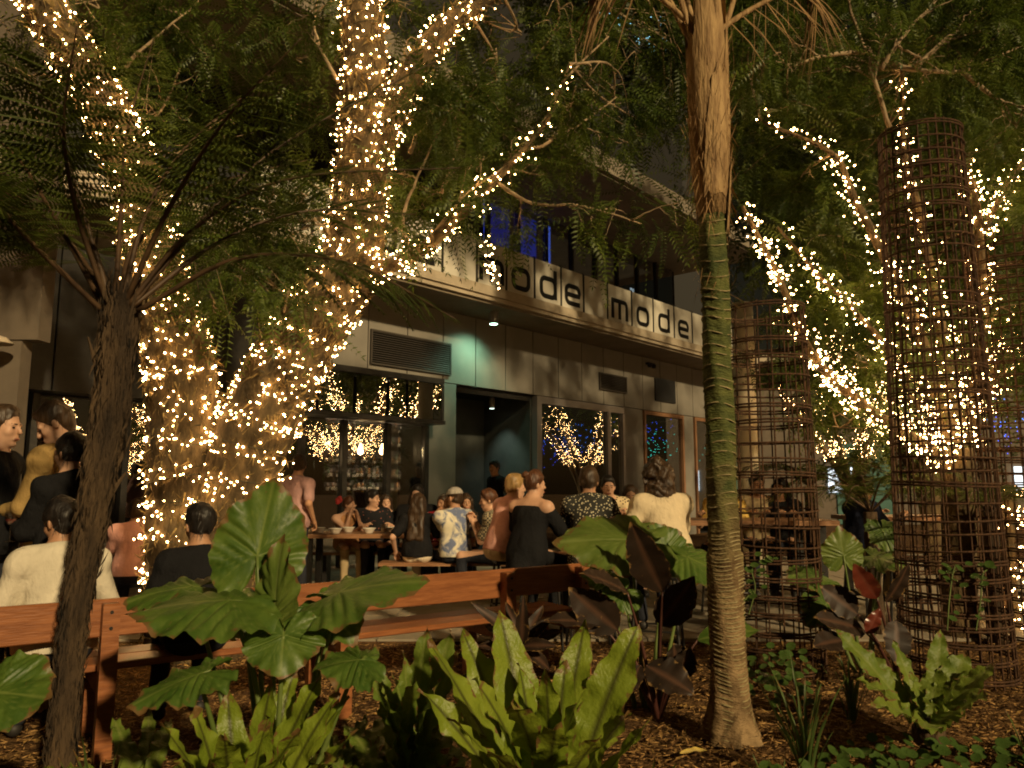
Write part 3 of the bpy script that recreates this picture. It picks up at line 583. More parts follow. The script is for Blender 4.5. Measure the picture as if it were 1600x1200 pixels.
for x, y in ((1300, 480), (1330, 560), (1260, 400), (1370, 640), (1300, 640), (1380, 460), (1150, 240), (1250, 280), (1210, 120), (1330, 160), (1450, 60), (1540, 130), (1590, 330), (1560, 480), (1580, 620), (1300, 40), (1180, 20), (1420, 560)):
    CR.append((at(x, y, rnd.uniform(6.9, 7.5)), (.42, .34, .26), 55))
tm_ = MB(); twigs(tm_, CR[::3], [p for P in allp for p in P[::4]], .013, 4)
ENDS2 = []
for L in (((1390, 200, 6.9), (1365, 110, 6.8), (1335, 20, 6.8), (1320, -60, 6.8)), ((1395, 100, 6.8), (1450, 105, 6.7), (1510, 105, 6.8), (1600, 70, 6.9)), ((1375, 110, 6.8), (1400, 60, 6.7), (1450, 0, 6.8)), ((1430, 105, 6.7), (1480, 60, 6.7), (1530, 30, 6.8)), ((1360, 80, 6.7), (1300, 85, 6.6), (1220, 110, 6.6)), ((1500, 110, 6.8), (1550, 150, 6.8), (1610, 180, 6.8))): branch(tm_, px(L), .026, ENDS2)
CR += [(e, (.16, .16, .10), 6) for e in ENDS2]
mk('twig', tm_, M['twig'], tree2, smooth=True, kind='stuff')
mk('crown', crown_geo(CR), M['fine'], tree2, kind='stuff')
# dense dark small-leaved tree behind, filling the top right and centre gap
tree3 = thing('background_tree', 'dense dark small leaved tree closing the view at the right', 'tree', (7.2, 12.6, 0))
t3 = spline([(7.2, 12.6, 0), (7.0, 12.5, 2), (6.6, 12.4, 4), (6.4, 12.3, 6.5)], 5); mk('trunk', MB().tube(t3, [.22, .18, .14, .08], 10, wob=.04), M['bark'], tree3, smooth=True)
C3 = []
for _ in range(70):
    x, y = rnd.uniform(1110, 1720), rnd.uniform(-80, 700)
    if x < 1290 and y > 400: continue
    C3.append((at(x, y, rnd.uniform(11.2, 13.6)), (1.0, .8, .75), 95))
for _ in range(26):
    x, y = rnd.uniform(840, 1130), rnd.uniform(-80, 150); C3.append((at(x, y, rnd.uniform(9.5, 11.8)), (.6, .6, .42), 60))
b3 = MB(); twigs(b3, C3[::3], list(t3[6:]), .02, 3); mk('twig', b3, M['twig'], tree3, kind='stuff')
mk('crown', crown_geo(C3, SPRAY2, (.9, 1.7)), M['fine2'], tree3, kind='stuff')
# trees off to the right and overhead, seen mirrored in the shop windows
def mirror_tree(loc, h, label, lab2, blue=None, seed=0, gap=.05, nl=6, rr=1.7):
    t = thing('garden_tree', label, 'tree', loc); o = np.array(loc, float); limbs = []
    for k in range(nl):
        a = k * 6.28 / nl + seed; d = np.array([math.cos(a), math.sin(a), 0]); P = spline([o, o + d * .15 + [0, 0, h * .35], o + d * rr * .53 + [0, 0, h * .7], o + d * rr + [0, 0, h]], 6)
        limbs.append(P); mk('limb', MB().tube(P, [.13, .10, .06, .03], 7), M['figbark'], t, smooth=True)
    cl = [(limbs[k % nl][-1 - (k // nl) * 4] + rng.standard_normal(3) * .4, (.8, .8, .5), 60) for k in range(9)]
    mk('crown', crown_geo(cl), M['fine'], t, kind='stuff')
    string_lights(lab2, [(P[9:], [.09, .06, .03], .08, gap, .10) for P in limbs], single=False)
    if blue:
        for P in limbs[::2]: blue.append(P)
BL = []
mirror_tree((6.5, 12.1, 0), 4.3, 'lit garden tree out to the right mirrored in the bay window', 'fairy lights of the right hand garden tree mirrored in the bay window', seed=.3, gap=.06, nl=10, rr=2.0)
mirror_tree((8.6, 19.6, 0), 3.9, 'lit garden tree far right mirrored in the big window', 'fairy lights of the far right garden tree mirrored in the big window', seed=.8, gap=.11)
bl = thing('blue_string_lights', 'blue garden lights far right mirrored in the window panes', 'string lights', (12.5, 21, 0))
for c_, col_ in (((12.6, 20.2, 3.1), (.04, .25, 1)), ((12.4, 22.6, 3.5), (.03, .12, 1)), ((12.4, 23.4, 2.8), (.05, .8, .6)), ((12.6, 19.6, 2.7), (.03, .10, 1))):
    n = 75; Q = np.array(c_) + rng.standard_normal((n, 3)) * [.5, .6, .3]; V, F = scatter(BV * 1.7, np.array(BF), Q, np.repeat(np.eye(3)[None], n, 0)); mk('bulb_mass', (V, F), emat('blue_bulb', col_, 1.8), bl, kind='stuff')

# --- rusty mesh cages
def cage(label, c, r0, r1_, h, nrod, nring):
    t = thing('mesh_cage', label, 'cage', tuple(c), group='rusty steel mesh tree guards'); first = None
    for i in range(nrod):
        a = 2 * math.pi * (i + rnd.uniform(-.15, .15)) / nrod; ca, sa = math.cos(a), math.sin(a)
        mk('rod', MB().tube([c + [r0 * ca, r0 * sa, 0], c + [(r0 + r1_) / 2 * ca + rnd.uniform(-.01, .01), (r0 + r1_) / 2 * sa, h / 2], c + [r1_ * ca, r1_ * sa, h + rnd.uniform(-.02, .03)]], .0065, 5), M['rust'], t)
    a = np.linspace(0, 2 * math.pi, 33); ring = mk('ring', MB().tube(c + np.stack([np.cos(a), np.sin(a), 0 * a], 1), .016, 5, cap=False), M['rust'], t, smooth=True)
    for i in range(nring):
        z = .05 + (h - .08) * i / (nring - 1) + rnd.uniform(-.015, .015); r = (r0 + (r1_ - r0) * z / h) + .008; s = Matrix.Translation((rnd.uniform(-.006, .006), 0, z)) @ Matrix.Rotation(rnd.uniform(-.03, .03), 4, 'X') @ Matrix.Rotation(rnd.uniform(-.03, .03), 4, 'Y') @ Matrix.Rotation(rnd.uniform(0, 6), 4, 'Z') @ Matrix.Diagonal((r, r, .5, 1))
        if i == 0: ring.matrix_local = s; o = ring
        else: o = inst('ring', ring, t, s)
        if z < .9 or rnd.random() < .3:
            inst('ring', ring, t, Matrix.Translation((0, 0, .022)) @ s)
cage('short rusty mesh cage standing right beside the palm trunk', ground_at(1203, 6.0), .345, .31, 2.75, 22, 22)
cage('tall rusty mesh cage, the middle and highest of the three', ground_at(1475, 5.75), .37, .29, 4.12, 30, 38)
cage('rusty mesh cage cut off by the right edge of the view', ground_at(1618, 7.1), .46, .42, 3.7, 32, 34)

# --- palm
pc = ground_at(1128, 4.42); palm = thing('palm_tree', 'slim ringed palm with green stem and brown fibrous crownshaft', 'palm', tuple(pc))
def ringed(z0, z1, rf, n_ring, amp, k=26, tilt=.02):
    zs = []; z = z0
    while z < z1: zs.append(z); z += rnd.uniform(.6, 1.4) * (z1 - z0) / n_ring
    prof = []; zz = np.arange(z0, z1 + .001, .008)
    for z in zz:
        d = min(abs(z - q) for q in zs); prof.append((rf(z) + amp * math.exp(-(d / .009) ** 2) - amp * .5 * math.exp(-((d - .02) / .015) ** 2), z))
    return prof, zs
rf = lambda z: .085 + .012 * math.exp(-((z - 1) / .8) ** 2) * (z < 1) + .062 * math.exp(-(z / .17) ** 1.2) - .004 * max(0, z - 1.2)
def palm_seg(name, z0, z1, n, amp, m, sc=1):
    prof, zs = ringed(z0, z1, rf, n, amp); mb = MB().lathe(prof, pc, 28); V, F, mi = mb.arrays()
    d = V - pc; a = np.arctan2(d[:, 1], d[:, 0]); V[:, 2] += .012 * np.sin(a * 2 + d[:, 2] * 3) * (d[:, 2] > .05); V[:, :2] += (d[:, :2] / np.linalg.norm(d[:, :2], axis=1, keepdims=True)) * (.005 * np.sin(a * 5 + d[:, 2] * 9))[:, None]
    if z0 == 0: V[:, :2] += d[:, :2] * (.22 * np.exp(-d[:, 2] / .14) * (.5 + .5 * np.sin(a * 7)))[:, None]
    seg = mk(name, (V, F), m, palm, smooth=True)
    if True:
        for z in zs[1:]:
            t = rnd.uniform(-.05, .05); th = np.linspace(0, 2 * math.pi, 25)
            P = pc + np.stack([(rf(z) + .003) * np.cos(th), (rf(z) + .003) * np.sin(th), z + .012 * np.sin(th * 2 + z * 3) + t * .1 * np.cos(th)], 1); mk('leaf_scar', MB().tube(P, .0038, 4, cap=False, wob=.3), M['scar'], seg)
palm_seg('woody_trunk', 0, 1.12, 46, .0032, M['palm'], .0001); palm_seg('green_stem', 1.12, 2.98, 26, .003, M['palm'])
mb = MB(); 
for k in range(9):                                            # overlapping old leaf bases
    a = k * 2.4 + .4; z0 = 2.86 + k * .11; V = []; n, q = 12, 9
    for i in range(n):
        t = i / (n - 1); hw = 1.25 * (1 - .6 * t) ; rr = .091 + .020 * math.sin(t * 3.0) + k * .001 + .03 * t * t
        for j in range(q): b = a + hw * (j / (q - 1) - .5) * 2; V.append(pc + [rr * math.cos(b), rr * math.sin(b), z0 + t * rnd.uniform(.74, .80) + .03 * math.sin(b * 9)])
    husk = mk('leaf_base', (np.array(V), [(i * q + j, i * q + j + 1, (i + 1) * q + j + 1, (i + 1) * q + j) for i in range(n - 1) for j in range(q - 1)]), M['husk'], palm, smooth=True)
mk('crownshaft', MB().tube([pc + [0, 0, 2.97], pc + [0, 0, 3.4], pc + [0, 0, 4.6]], [.083, .094, .066], 18), M['husk'], palm, smooth=True)
Pf = np.array([pc + [0, 0, z] for z in np.linspace(3.0, 3.95, 14)]); V1, F1 = fuzz(Pf, [.094, .108, .110, .10], 900, .13, .0016, .45)
Pg = np.array([pc + [0, 0, z] for z in np.linspace(2.5, 2.62, 6)]); V2, F2 = fuzz(Pg, [.09], 40, .10, .0015)
mk('fibre_mat', (np.concatenate([V1, V2]), np.concatenate([F1, F2 + len(V1)])), M['fibre'], palm, kind='stuff')
def palm_frond(P, mats, L=.55, n=34, wd=.016, hang=1.0, st=.22):
    P = spline(P, 8); f = mk('frond', MB().tube(P, [.028, .02, .012, .006], 6), mats[0], palm, smooth=True); T, N, B = frames(P); tm = np.array([(0, wd, 0), (0, -wd, 0), (.5, -wd * .9, -.04), (.5, wd * .9, -.04), (1, 0, -.15)]); tf = np.array([(0, 1, 2, 3), (3, 2, 4, 4)])
    t = np.repeat(np.linspace(st, 1, n), 2); i = np.minimum((t * (len(P) - 1)).astype(int), len(P) - 1); side = np.tile([1., -1.], n)
    S = np.cross(T[i], [0, 0, 1.]); S /= np.linalg.norm(S, axis=1, keepdims=True); X = S * side[:, None] * .8 + T[i] * .6 + rng.standard_normal((2 * n, 3)) * .12; X[:, 2] -= hang
    V, F = scatter(tm, tf, P[i], rot_frames(X, np.tile([0, 0, 1.], (2 * n, 1)) + S) * (L * rng.uniform(.8, 1.15, (2 * n, 1, 1)) * np.array([1, 1, 1])))
    Fl = [tuple(q) if q[2] != q[3] else tuple(q[:3]) for q in F.tolist()]; mk('leaflet', (V, Fl), mats[1], f, kind='stuff')
top = pc + [0, 0, 3.7]
for az, lg, sp, mm, hg, st in ((195, 2.0, .25, 'fine', .5, .5), (15, 2.1, .28, 'fine', .5, .5), (100, 2.0, .3, 'fine', .5, .5), (285, 1.9, .2, 'fine', .5, .55), (60, 2.0, .3, 'fine', .5, .5), (150, 2.0, .3, 'fine', .5, .5), (8, 1.0, .6, 'deadleaf', 1.5, .45), (190, .9, .6, 'deadleaf', 1.5, .6)):
    d = np.array([math.cos(R(az)), math.sin(R(az)), 0]); palm_frond([top, top + d * lg * .05 + [0, 0, .42], top + d * lg * sp + [0, 0, .8 if hg > 1 else lg * .7], top + d * lg * .75 + [0, 0, .75 if hg > 1 else lg * .85]], (M['husk'], M[mm]), .5, 26, .010 if hg > 1 else .016, hg, st)

# --- tree ferns
def pinna_tm(n=15):
    V = []; F = []
    for i in range(n):
        t = (i + .5) / n; l = .135 * (1 - t) ** .6 * (1 - .25 * (t < .08)) + .012; w_ = .46 / n
        for s in (-1, 1):
            k = len(V); b = np.array([t, 0, -.10 * t * t]); V += [b, b + [w_ * .9, s * l * .45, -.004], b + [w_ * .5 + .025, s * l, -.02], b + [-w_ * .35, s * l * .5, -.004]]; F.append((k, k + 1, k + 2, k + 3))
    k = len(V); V += [[0, .006, 0], [0, -.006, 0], [1, 0, -.1], [.5, 0.004, -.02]]; F.append((k, k + 1, k + 2, k + 3)); return np.array(V, float), np.array(F)
PIN = pinna_tm()
def fern_frond(parent, ctrl, r0=.016, L=.36, n=27, start=.26, wob=.17):
    P = spline(ctrl, 12); T, N, B = frames(P); f = mk('frond', MB().tube(P, [r0, r0 * .8, r0 * .5, r0 * .2], 6), M['stipe'], parent, smooth=True)
    t = np.repeat(np.linspace(start, .995, n), 2); i = np.minimum((t * (len(P) - 1)), len(P) - 1.001); i0 = i.astype(int); fr = (i - i0)[:, None]; p = P[i0] * (1 - fr) + P[i0 + 1] * fr; Tt = T[i0]
    S = np.cross(Tt, [0, 0, 1.]); S /= np.maximum(np.linalg.norm(S, axis=1, keepdims=True), 1e-6); side = np.tile([1., -1.], n)[:, None]
    q = (t - start) / (1 - start); ln = L * np.clip(np.sin(np.pi * (q * .86 + .12)) ** .8, .08, 1) * rng.uniform(.72, 1.12, 2 * n)
    X = S * side + Tt * (.35 + .3 * q)[:, None] + rng.standard_normal((2 * n, 3)) * wob; X[:, 2] -= .22
    Zh = np.cross(S, Tt) * -1; Zh *= np.sign(Zh[:, 2:3]) ; V, F = scatter(PIN[0], PIN[1], p, rot_frames(X, Zh) * ln[:, None, None])
    mk('pinna', (V, F), M['fern'], f, kind='stuff')
TFp = spline(px([(85, 1290, 3.72), (100, 1130, 3.72), (118, 960, 3.7), (145, 800, 3.68), (172, 640, 3.66), (185, 520, 3.64), (190, 462, 3.63)]), 8)
tf = thing('tree_fern', 'large tree fern with shaggy leaning trunk and arching fronds at the left', 'tree fern', tuple(TFp[0] * [1, 1, 0]))
rt = [.058, .052, .055, .062, .074, .082, .066]; mk('trunk', MB().tube(TFp, rt, 22, wob=.06), M['bark'], tf, smooth=True)
V, F = fuzz(TFp, rt, 4200, .085, .0035, .2); mk('shaggy_fibre', (V, F), M['bark'], tf, kind='stuff')
for k in range(9):                                           # old frond stubs
    i = rng.integers(14, len(TFp) - 3); a = rng.uniform(0, 6.28); d = np.array([math.cos(a), math.sin(a), 0]); b = TFp[i] + d * .055; mk('frond_stub', MB().tube([b, b + d * .03 + [0, 0, .06], b + d * .07 + [0, 0, rng.uniform(.1, .2)]], [.013, .011, .005], 5), M['bark'], tf)
FR = [[(175, 478, 3.6), (120, 300, 3.5), (70, 150, 3.3), (-60, 60, 3.0)], [(160, 488, 3.6), (70, 400, 3.5), (0, 355, 3.4), (-130, 330, 3.3)], [(200, 478, 3.6), (300, 360, 3.6), (450, 280, 3.6), (720, 262, 3.7)],
      [(205, 478, 3.6), (330, 330, 3.7), (450, 220, 3.9), (690, 90, 4.2)], [(215, 486, 3.6), (370, 405, 3.5), (540, 410, 3.4), (712, 498, 3.3)], [(190, 475, 3.6), (230, 330, 3.8), (300, 220, 4.1), (430, 110, 4.6)], [(180, 475, 3.6), (190, 320, 3.9), (200, 200, 4.4), (240, 60, 5.0)],
      [(165, 485, 3.6), (80, 330, 3.9), (10, 230, 4.2), (-120, 150, 4.6)], [(170, 480, 3.6), (120, 330, 3.35), (100, 200, 3.0), (120, 40, 2.7)], [(195, 475, 3.6), (262, 330, 3.4), (350, 190, 3.1), (470, 60, 2.9)], [(160, 486, 3.6), (60, 390, 3.3), (-30, 300, 3.0), (-140, 260, 2.8)], [(205, 480, 3.6), (340, 380, 3.8), (480, 330, 4.0), (650, 335, 4.3)],
      [(185, 478, 3.6), (215, 380, 3.9), (330, 290, 4.4), (480, 250, 4.9)], [(175, 480, 3.6), (110, 380, 3.9), (40, 320, 4.3), (-40, 300, 4.7)]]
for L in FR: fern_frond(tf, px(L), .014, .40, 24)
def small_fern(label, c, n, lg, h, seed, el=45):
    t = thing('tree_fern', label, 'tree fern', tuple(c * [1, 1, 0])); mk('trunk', MB().tube(spline([c * [1, 1, 0], c * [1, 1, .5], c], 5), [.07, .06, .06], 10, wob=.1), M['bark'], t, smooth=True)
    for k in range(n):
        a = seed + k * 2 * math.pi / n + rnd.uniform(-.2, .2); d = np.array([math.cos(a), math.sin(a), 0]); l = lg * rnd.uniform(.8, 1.15); e = math.sin(R(el + rnd.uniform(-12, 12)))
        fern_frond(t, [c, c + d * l * .3 + [0, 0, l * .35 * e], c + d * l * .65 + [0, 0, l * .38 * e], c + d * l + [0, 0, l * .1 * e]], .01, .24 * lg, 20, .16)
small_fern('tree fern between the first and second cages with spreading fronds', at(1360, 800, 7.3), 11, 1.05, 1, .2)
small_fern('low tree fern whose frond pokes out beside the right cage', at(1545, 800, 6.9), 9, .8, 1, .5)
small_fern('tree fern showing through the short cage', at(1265, 760, 8.4), 9, .9, 1, .1)
# ------------------------------------------------------------------ long garden bench (people sit on its far side, backs to us)
BA, BB = np.array([-2.10, 4.05, 0]), np.array([.60, 5.93, 0]); BD = unit(BB - BA); BNn = np.array([-BD[1], BD[0], 0])   # BNn points away from the camera
brz = math.atan2(BD[1], BD[0])
bench = thing('garden_bench', 'long reddish hardwood bench with plank backrest among the plants', 'bench', tuple(BA), brz); ORG[bench.name] = np.zeros(3)
LB = float(np.linalg.norm(BB - BA))
def bpart(nm, mb): return mk(nm, mb, M['wood'], bench)
def bpart_m(nm, mb, m): return mk(nm, mb, m, bench)
def bevel_box(x0, x1, y0, y1, z0, z1, b=.006):
    mb = MB(); V = []
    for z, s in ((z0, b), (z0 + b, 0), (z1 - b, 0), (z1, b)): V += [(x0 + s, y0 + s, z), (x1 - s, y0 + s, z), (x1 - s, y1 - s, z), (x0 + s, y1 - s, z)]
    F = [(3, 2, 1, 0), (12, 13, 14, 15)] + [(i * 4 + j, i * 4 + (j + 1) % 4, (i + 1) * 4 + (j + 1) % 4, (i + 1) * 4 + j) for i in range(3) for j in range(4)]
    return mb.add(V, F)
bpart('backrest', bevel_box(-1.5, 1.02, .032, .070, .60, .79)); bpart('backrest', bevel_box(1.024, LB, .032, .070, .597, .79))
for k, (a, b) in enumerate(((.13, .335), (.341, .545))): bpart('seat_plank', bevel_box(-1.5, LB - .04, a, b, .412, .45))
for x in (0.04, 1.32, 2.52, LB - .1):
    bpart('post', bevel_box(x - .04, x + .04, -.052, .028, 0, .775)); bpart('seat_bearer', bevel_box(x - .035, x + .035, .03, .53, .31, .403)); bpart('leg', bevel_box(x - .04, x + .04, .46, .53, 0, .308))
    for z in (.655, .735): bpart_m('bolt', MB().tube([(x, -.056, z), (x, -.05, z)], .009, 10), M['steel'])
# ------------------------------------------------------------------ dining table with benches, bowls and glasses
TX0, TX1, TY0, TY1 = -2.85, .15, 9.95, 10.65
tab = thing('dining_table', 'long timber dining table with bowls in front of the lit doors', 'table', ((TX0 + TX1) / 2, TY0, 0))
for k in range(4): mk('table_plank', MB().bb(TX0, TX1, TY0 + k * .176, TY0 + k * .176 + .17, .70, .75), M['tablewood'], tab)
for x in (TX0 + .25, TX1 - .25):
    for y in (TY0 + .08, TY1 - .08): mk('leg', MB().bb(x - .04, x + .04, y - .04, y + .04, 0, .70), M['steel'], tab)
def tbench(lbl, x0, x1, y, rz=0):
    t = thing('dining_bench', lbl, 'bench', ((x0 + x1) / 2, y, 0)); mk('seat_plank', MB().bb(x0, x1, y - .17, y - .003, .41, .45), M['tablewood'], t); mk('seat_plank', MB().bb(x0, x1, y + .003, y + .17, .41, .45), M['tablewood'], t)
    for x in (x0 + .2, x1 - .2): mk('leg', MB().bb(x - .03, x + .03, y - .14, y + .14, 0, .408), M['steel'], t)
tbench('timber dining bench on the near side of the long table', -1.6, .35, 9.55); tbench('timber dining bench on the far side of the long table', -2.8, .2, 11.0)
def bowl(lbl, p, s=1): 
    p = np.array(p); mk('bowl', MB().lathe([(.0, .0), (.05, 0), (.055, .01), (.085, .06), (.092, .068), (.086, .066), (.05, .018), (0, .016)], (0, 0, 0), 16), M['ceramic'], smooth=True, label=lbl, cat='bowl', group='white bowls on the dining table').location = p
def tumbler(lbl, p, h=.11, r=.034, cat='glass', grp=None):
    t = thing('drinking_glass', lbl, cat, tuple(p), group=grp); q = np.array(p); mk('vessel', MB().lathe([(0, 0), (r * .85, 0), (r, h), (r * .93, h), (r * .8, .01), (0, .01)], q, 14), M['drink'], t, smooth=True); mk('water', MB().lathe([(0, .012), (r * .76, .012), (r * .84, h * .55), (0, h * .55)], q, 12), pmat('pale_drink', (.5, .4, .25), rough=.1), t)
for x, y, lb in ((500, 10.25, 'leftmost white bowl on the dining table'), (526, 10.08, 'white bowl second from the left on the dining table'), (546, 10.35, 'white bowl in front of the woman in the tan top'), (578, 10.15, 'white bowl in front of the man in the floral shirt'), (614, 10.35, 'low white bowl nearest the long haired woman')): bowl(lb, (at(x, 757, y)[0], y, .752))
for x, y, lb in ((485, 10.1, 'water glass at the left end of the dining table'), (600, 10.2, 'water glass between the two right hand bowls'), (604, 10.4, 'tall water glass behind the right hand bowls'), (683, 10.2, 'small glass before the woman in maroon')): tumbler(lb, (at(x, 757, y)[0], y, .752))
# ------------------------------------------------------------------ high tables and stools
def high_table(lbl, x0, x1, y0, y1):
    t = thing('bar_table', lbl, 'table', ((x0 + x1) / 2, (y0 + y1) / 2, 0))
    n = 4; w_ = (y1 - y0) / n
    for k in range(n): mk('table_plank', MB().bb(x0, x1, y0 + k * w_, y0 + k * w_ + w_ - .006, 1.0, 1.045), M['tablewood'], t)
    for x in (x0 + .15, x1 - .15):
        for y in (y0 + .06, y1 - .06): mk('leg', MB().bb(x - .03, x + .03, y - .03, y + .03, 0, .998), M['steel'], t)
        mk('crossbar', MB().bb(x - .02, x + .02, y0 + .092, y1 - .092, .2, .24), M['steel'], t)
high_table('high timber bar table between the palm and the seated friends', .35, 3.05, 7.25, 7.95); high_table('high bar table beyond the two tall cages', 3.6, 5.6, 8.1, 8.8)
STOOL = None
def stool(lbl, x, y, rz=0, h=.70):
    global STOOL
    if STOOL is None:
        t = thing('bar_stool', lbl, 'stool', (0, 0, 0), group='dark metal bar stools'); mk('seat', bevel_box(-.17, .17, -.17, .17, h - .03, h), M['steel'], t)
        for sx in (-1, 1):
            for sy in (-1, 1): mk('leg', MB().tube([(sx * .19, sy * .19, 0), (sx * .145, sy * .145, h - .03)], .013, 6), M['steel'], t)
        for a in range(4):
            c, s = round(math.cos(a * math.pi / 2)), round(math.sin(a * math.pi / 2)); mk('footrest', MB().tube([(c * .172 - s * .172, s * .172 + c * .172, .26), (c * .172 + s * .172, s * .172 - c * .172, .26)], .009, 5), M['steel'], t)
        STOOL = t; t.location = (x, y, 0); t.rotation_euler[2] = rz
    else: copy_tree(STOOL, (x, y, 0), rz, lbl)
for x, y, lb in ((945, 7.5, 'tall tumbler on the bar table beside the spotted shirt man'), (960, 7.6, 'short tumbler on the bar table behind the spotted shirt man'), (1150, 7.5, 'glass on the bar table in front of the blonde woman')): tumbler(lb, (at(x, 757, y)[0], y, 1.047))
# side table with beer bottle and wine glasses at left
st = thing('side_table', 'small pale side table at the left edge behind the bench', 'table', tuple(ground_at(20, 4.75)))
q = ground_at(20, 4.75); mk('table_top', MB().bb(q[0] - .42, q[0] + .22, 4.55, 5.0, .69, .72), M['conc'], st); mk('leg', MB().lathe([(.03, 0), (.03, .69)], q, 10), M['steel'], st)
gb = thing('beer_bottle', 'green beer bottle with a pale paper label on the side table', 'bottle', tuple(at(28, 757, 4.7) * [1, 1, 0] + [0, 0, .722])); p = ORG[gb.name]
mk('glass_body', MB().lathe([(.028, 0), (.03, .01), (.03, .12), (.022, .155), (.012, .18), (.012, .225), (.014, .226), (.014, .235), (0, .235)], p, 14), pmat('green_bottle_glass', (.02, .10, .03), rough=.08, spec=.7), gb, smooth=True)
mk('paper_label', MB().lathe([(.0305, .035), (.0312, .036), (.0312, .10), (.0305, .101)], p, 14), lab, gb)
# ------------------------------------------------------------------ people: bodies, clothes and hair grown from distance fields
class Field:
    def __init__(s, v): s.v = v; s.p = []; s.cut = []
    def cone(s, a, b, ra, rb, k=.02): s.p.append(('c', np.asarray(a, float), np.asarray(b, float), ra, rb, k)); return s
    def ell(s, c, r, Rm=None, k=.02): s.p.append(('e', np.asarray(c, float), np.asarray(r, float), np.eye(3) if Rm is None else Rm, None, k)); return s
    def mesh(s, noise=0, nf=18, seed=0, nst=(1, 1, 1), grow=0):
        lo = np.full(3, 9e9); hi = -lo
        for t, a, b, ra, rb, k in s.p:
            if t == 'c': m = max(ra, rb); l, h = np.minimum(a, b) - m, np.maximum(a, b) + m
            else: m = max(b); l, h = a - m, a + m
            lo = np.minimum(lo, l); hi = np.maximum(hi, h)
        lo -= s.v * 3 + .02; hi += s.v * 3 + .02; n = np.ceil((hi - lo) / s.v).astype(int) + 1
        f = np.full(n, .2, np.float32); ax = [lo[i] + s.v * np.arange(n[i]) for i in range(3)]
        for t, a, b, ra, rb, k in s.p:
            if t == 'c': m = max(ra, rb); l, h = np.minimum(a, b) - m, np.maximum(a, b) + m
            else: m = max(b); l, h = a - m, a + m
            pad = k + 3 * s.v; i0 = np.maximum(np.floor((l - pad - lo) / s.v).astype(int), 0); i1 = np.minimum(np.ceil((h + pad - lo) / s.v).astype(int) + 1, n)
            sl_ = tuple(slice(i0[i], i1[i]) for i in range(3)); X = np.stack(np.meshgrid(*[ax[i][sl_[i]] for i in range(3)], indexing='ij'), -1)
            if t == 'c':
                d = b - a; L2 = d @ d + 1e-12; q = X - a; tt = np.clip((q @ d) / L2, 0, 1); D = np.linalg.norm(q - tt[..., None] * d, axis=-1) - (ra + (rb - ra) * tt)
            else:
                q = (X - a) @ rb_(ra); k0 = np.linalg.norm(q / b, axis=-1); k1 = np.linalg.norm(q / (b * b), axis=-1); D = k0 * (k0 - 1) / np.maximum(k1, 1e-6)
            g = f[sl_]; h_ = np.maximum(k - np.abs(g - D), 0) / k; f[sl_] = np.minimum(g, D) - h_ * h_ * k * .25
        if noise or s.cut:
            X = np.stack(np.meshgrid(*ax, indexing='ij'), -1)
            f -= grow
            if noise:
                r_ = np.random.default_rng(seed)
                for i in range(5):
                    w_ = r_.standard_normal(3); w_ = w_ / np.linalg.norm(w_) * nf * (.6 + .35 * i) * np.array(nst); f += (noise / (1 + .5 * i) * np.sin(X @ w_ + r_.uniform(0, 6) + 1.3 * np.sin(X @ (w_[[1, 2, 0]] * .6)))).astype(np.float32)
            for c, nn in s.cut: f = np.maximum(f, (X - c) @ nn)
        return nets(f, lo, s.v)
def rb_(m): return m
def nets(f, lo, v):
    ins = f < 0; nx, ny, nz = f.shape; C8 = [(i, j, k) for i in (0, 1) for j in (0, 1) for k in (0, 1)]
    sub = lambda A, c: A[c[0]:nx - 1 + c[0], c[1]:ny - 1 + c[1], c[2]:nz - 1 + c[2]]
    cnt = sum(sub(ins, c).astype(np.int8) for c in C8); act = (cnt > 0) & (cnt < 8); idx = np.argwhere(act); vid = np.full(act.shape, -1, np.int64); vid[act] = np.arange(len(idx))
    fv = np.stack([sub(f, c)[act] for c in C8], 1); acc = np.zeros((len(idx), 3)); num = np.zeros(len(idx)); Cc = np.array(C8, float)
    for a in range(8):
        for b in range(a + 1, 8):
            if np.abs(Cc[a] - Cc[b]).sum() != 1: continue
            m = (fv[:, a] < 0) != (fv[:, b] < 0); t = fv[:, a] / np.where(m, fv[:, a] - fv[:, b], 1); acc[m] += Cc[a] + (Cc[b] - Cc[a]) * t[m, None]; num[m] += 1
    V = lo + v * (idx + acc / np.maximum(num, 1)[:, None]); Q = []
    for d in range(3):
        e1, e2 = (d + 1) % 3, (d + 2) % 3; s0 = [slice(None)] * 3; s1 = [slice(None)] * 3; s0[d] = slice(0, -1); s1[d] = slice(1, None); A, B = ins[tuple(s0)], ins[tuple(s1)]
        for flip in (0, 1):
            P = np.argwhere((A & ~B) if not flip else (~A & B)); P = P[(P[:, e1] > 0) & (P[:, e2] > 0)]
            o1 = np.zeros(3, int); o1[e1] = 1; o2 = np.zeros(3, int); o2[e2] = 1; g = lambda p: vid[p[:, 0], p[:, 1], p[:, 2]]
            q = np.stack([g(P - o1 - o2), g(P - o2), g(P), g(P - o1)], 1); Q.append(q[:, ::-1] if flip else q)
    return V, np.concatenate(Q)
def rotm(yaw, pitch=0, roll=0): return np.array(Matrix.Rotation(yaw, 3, 'Z') @ Matrix.Rotation(pitch, 3, 'X') @ Matrix.Rotation(roll, 3, 'Y'))
def ik(S, W, l1, l2, pole):
    d = W - S; L = min(np.linalg.norm(d), (l1 + l2) * .995); u = unit(d); W = S + u * L; a = (l1 * l1 - l2 * l2 + L * L) / (2 * L); h = math.sqrt(max(l1 * l1 - a * a, 0)); p = pole - u * (pole @ u); return S + u * a + unit(p) * h, W
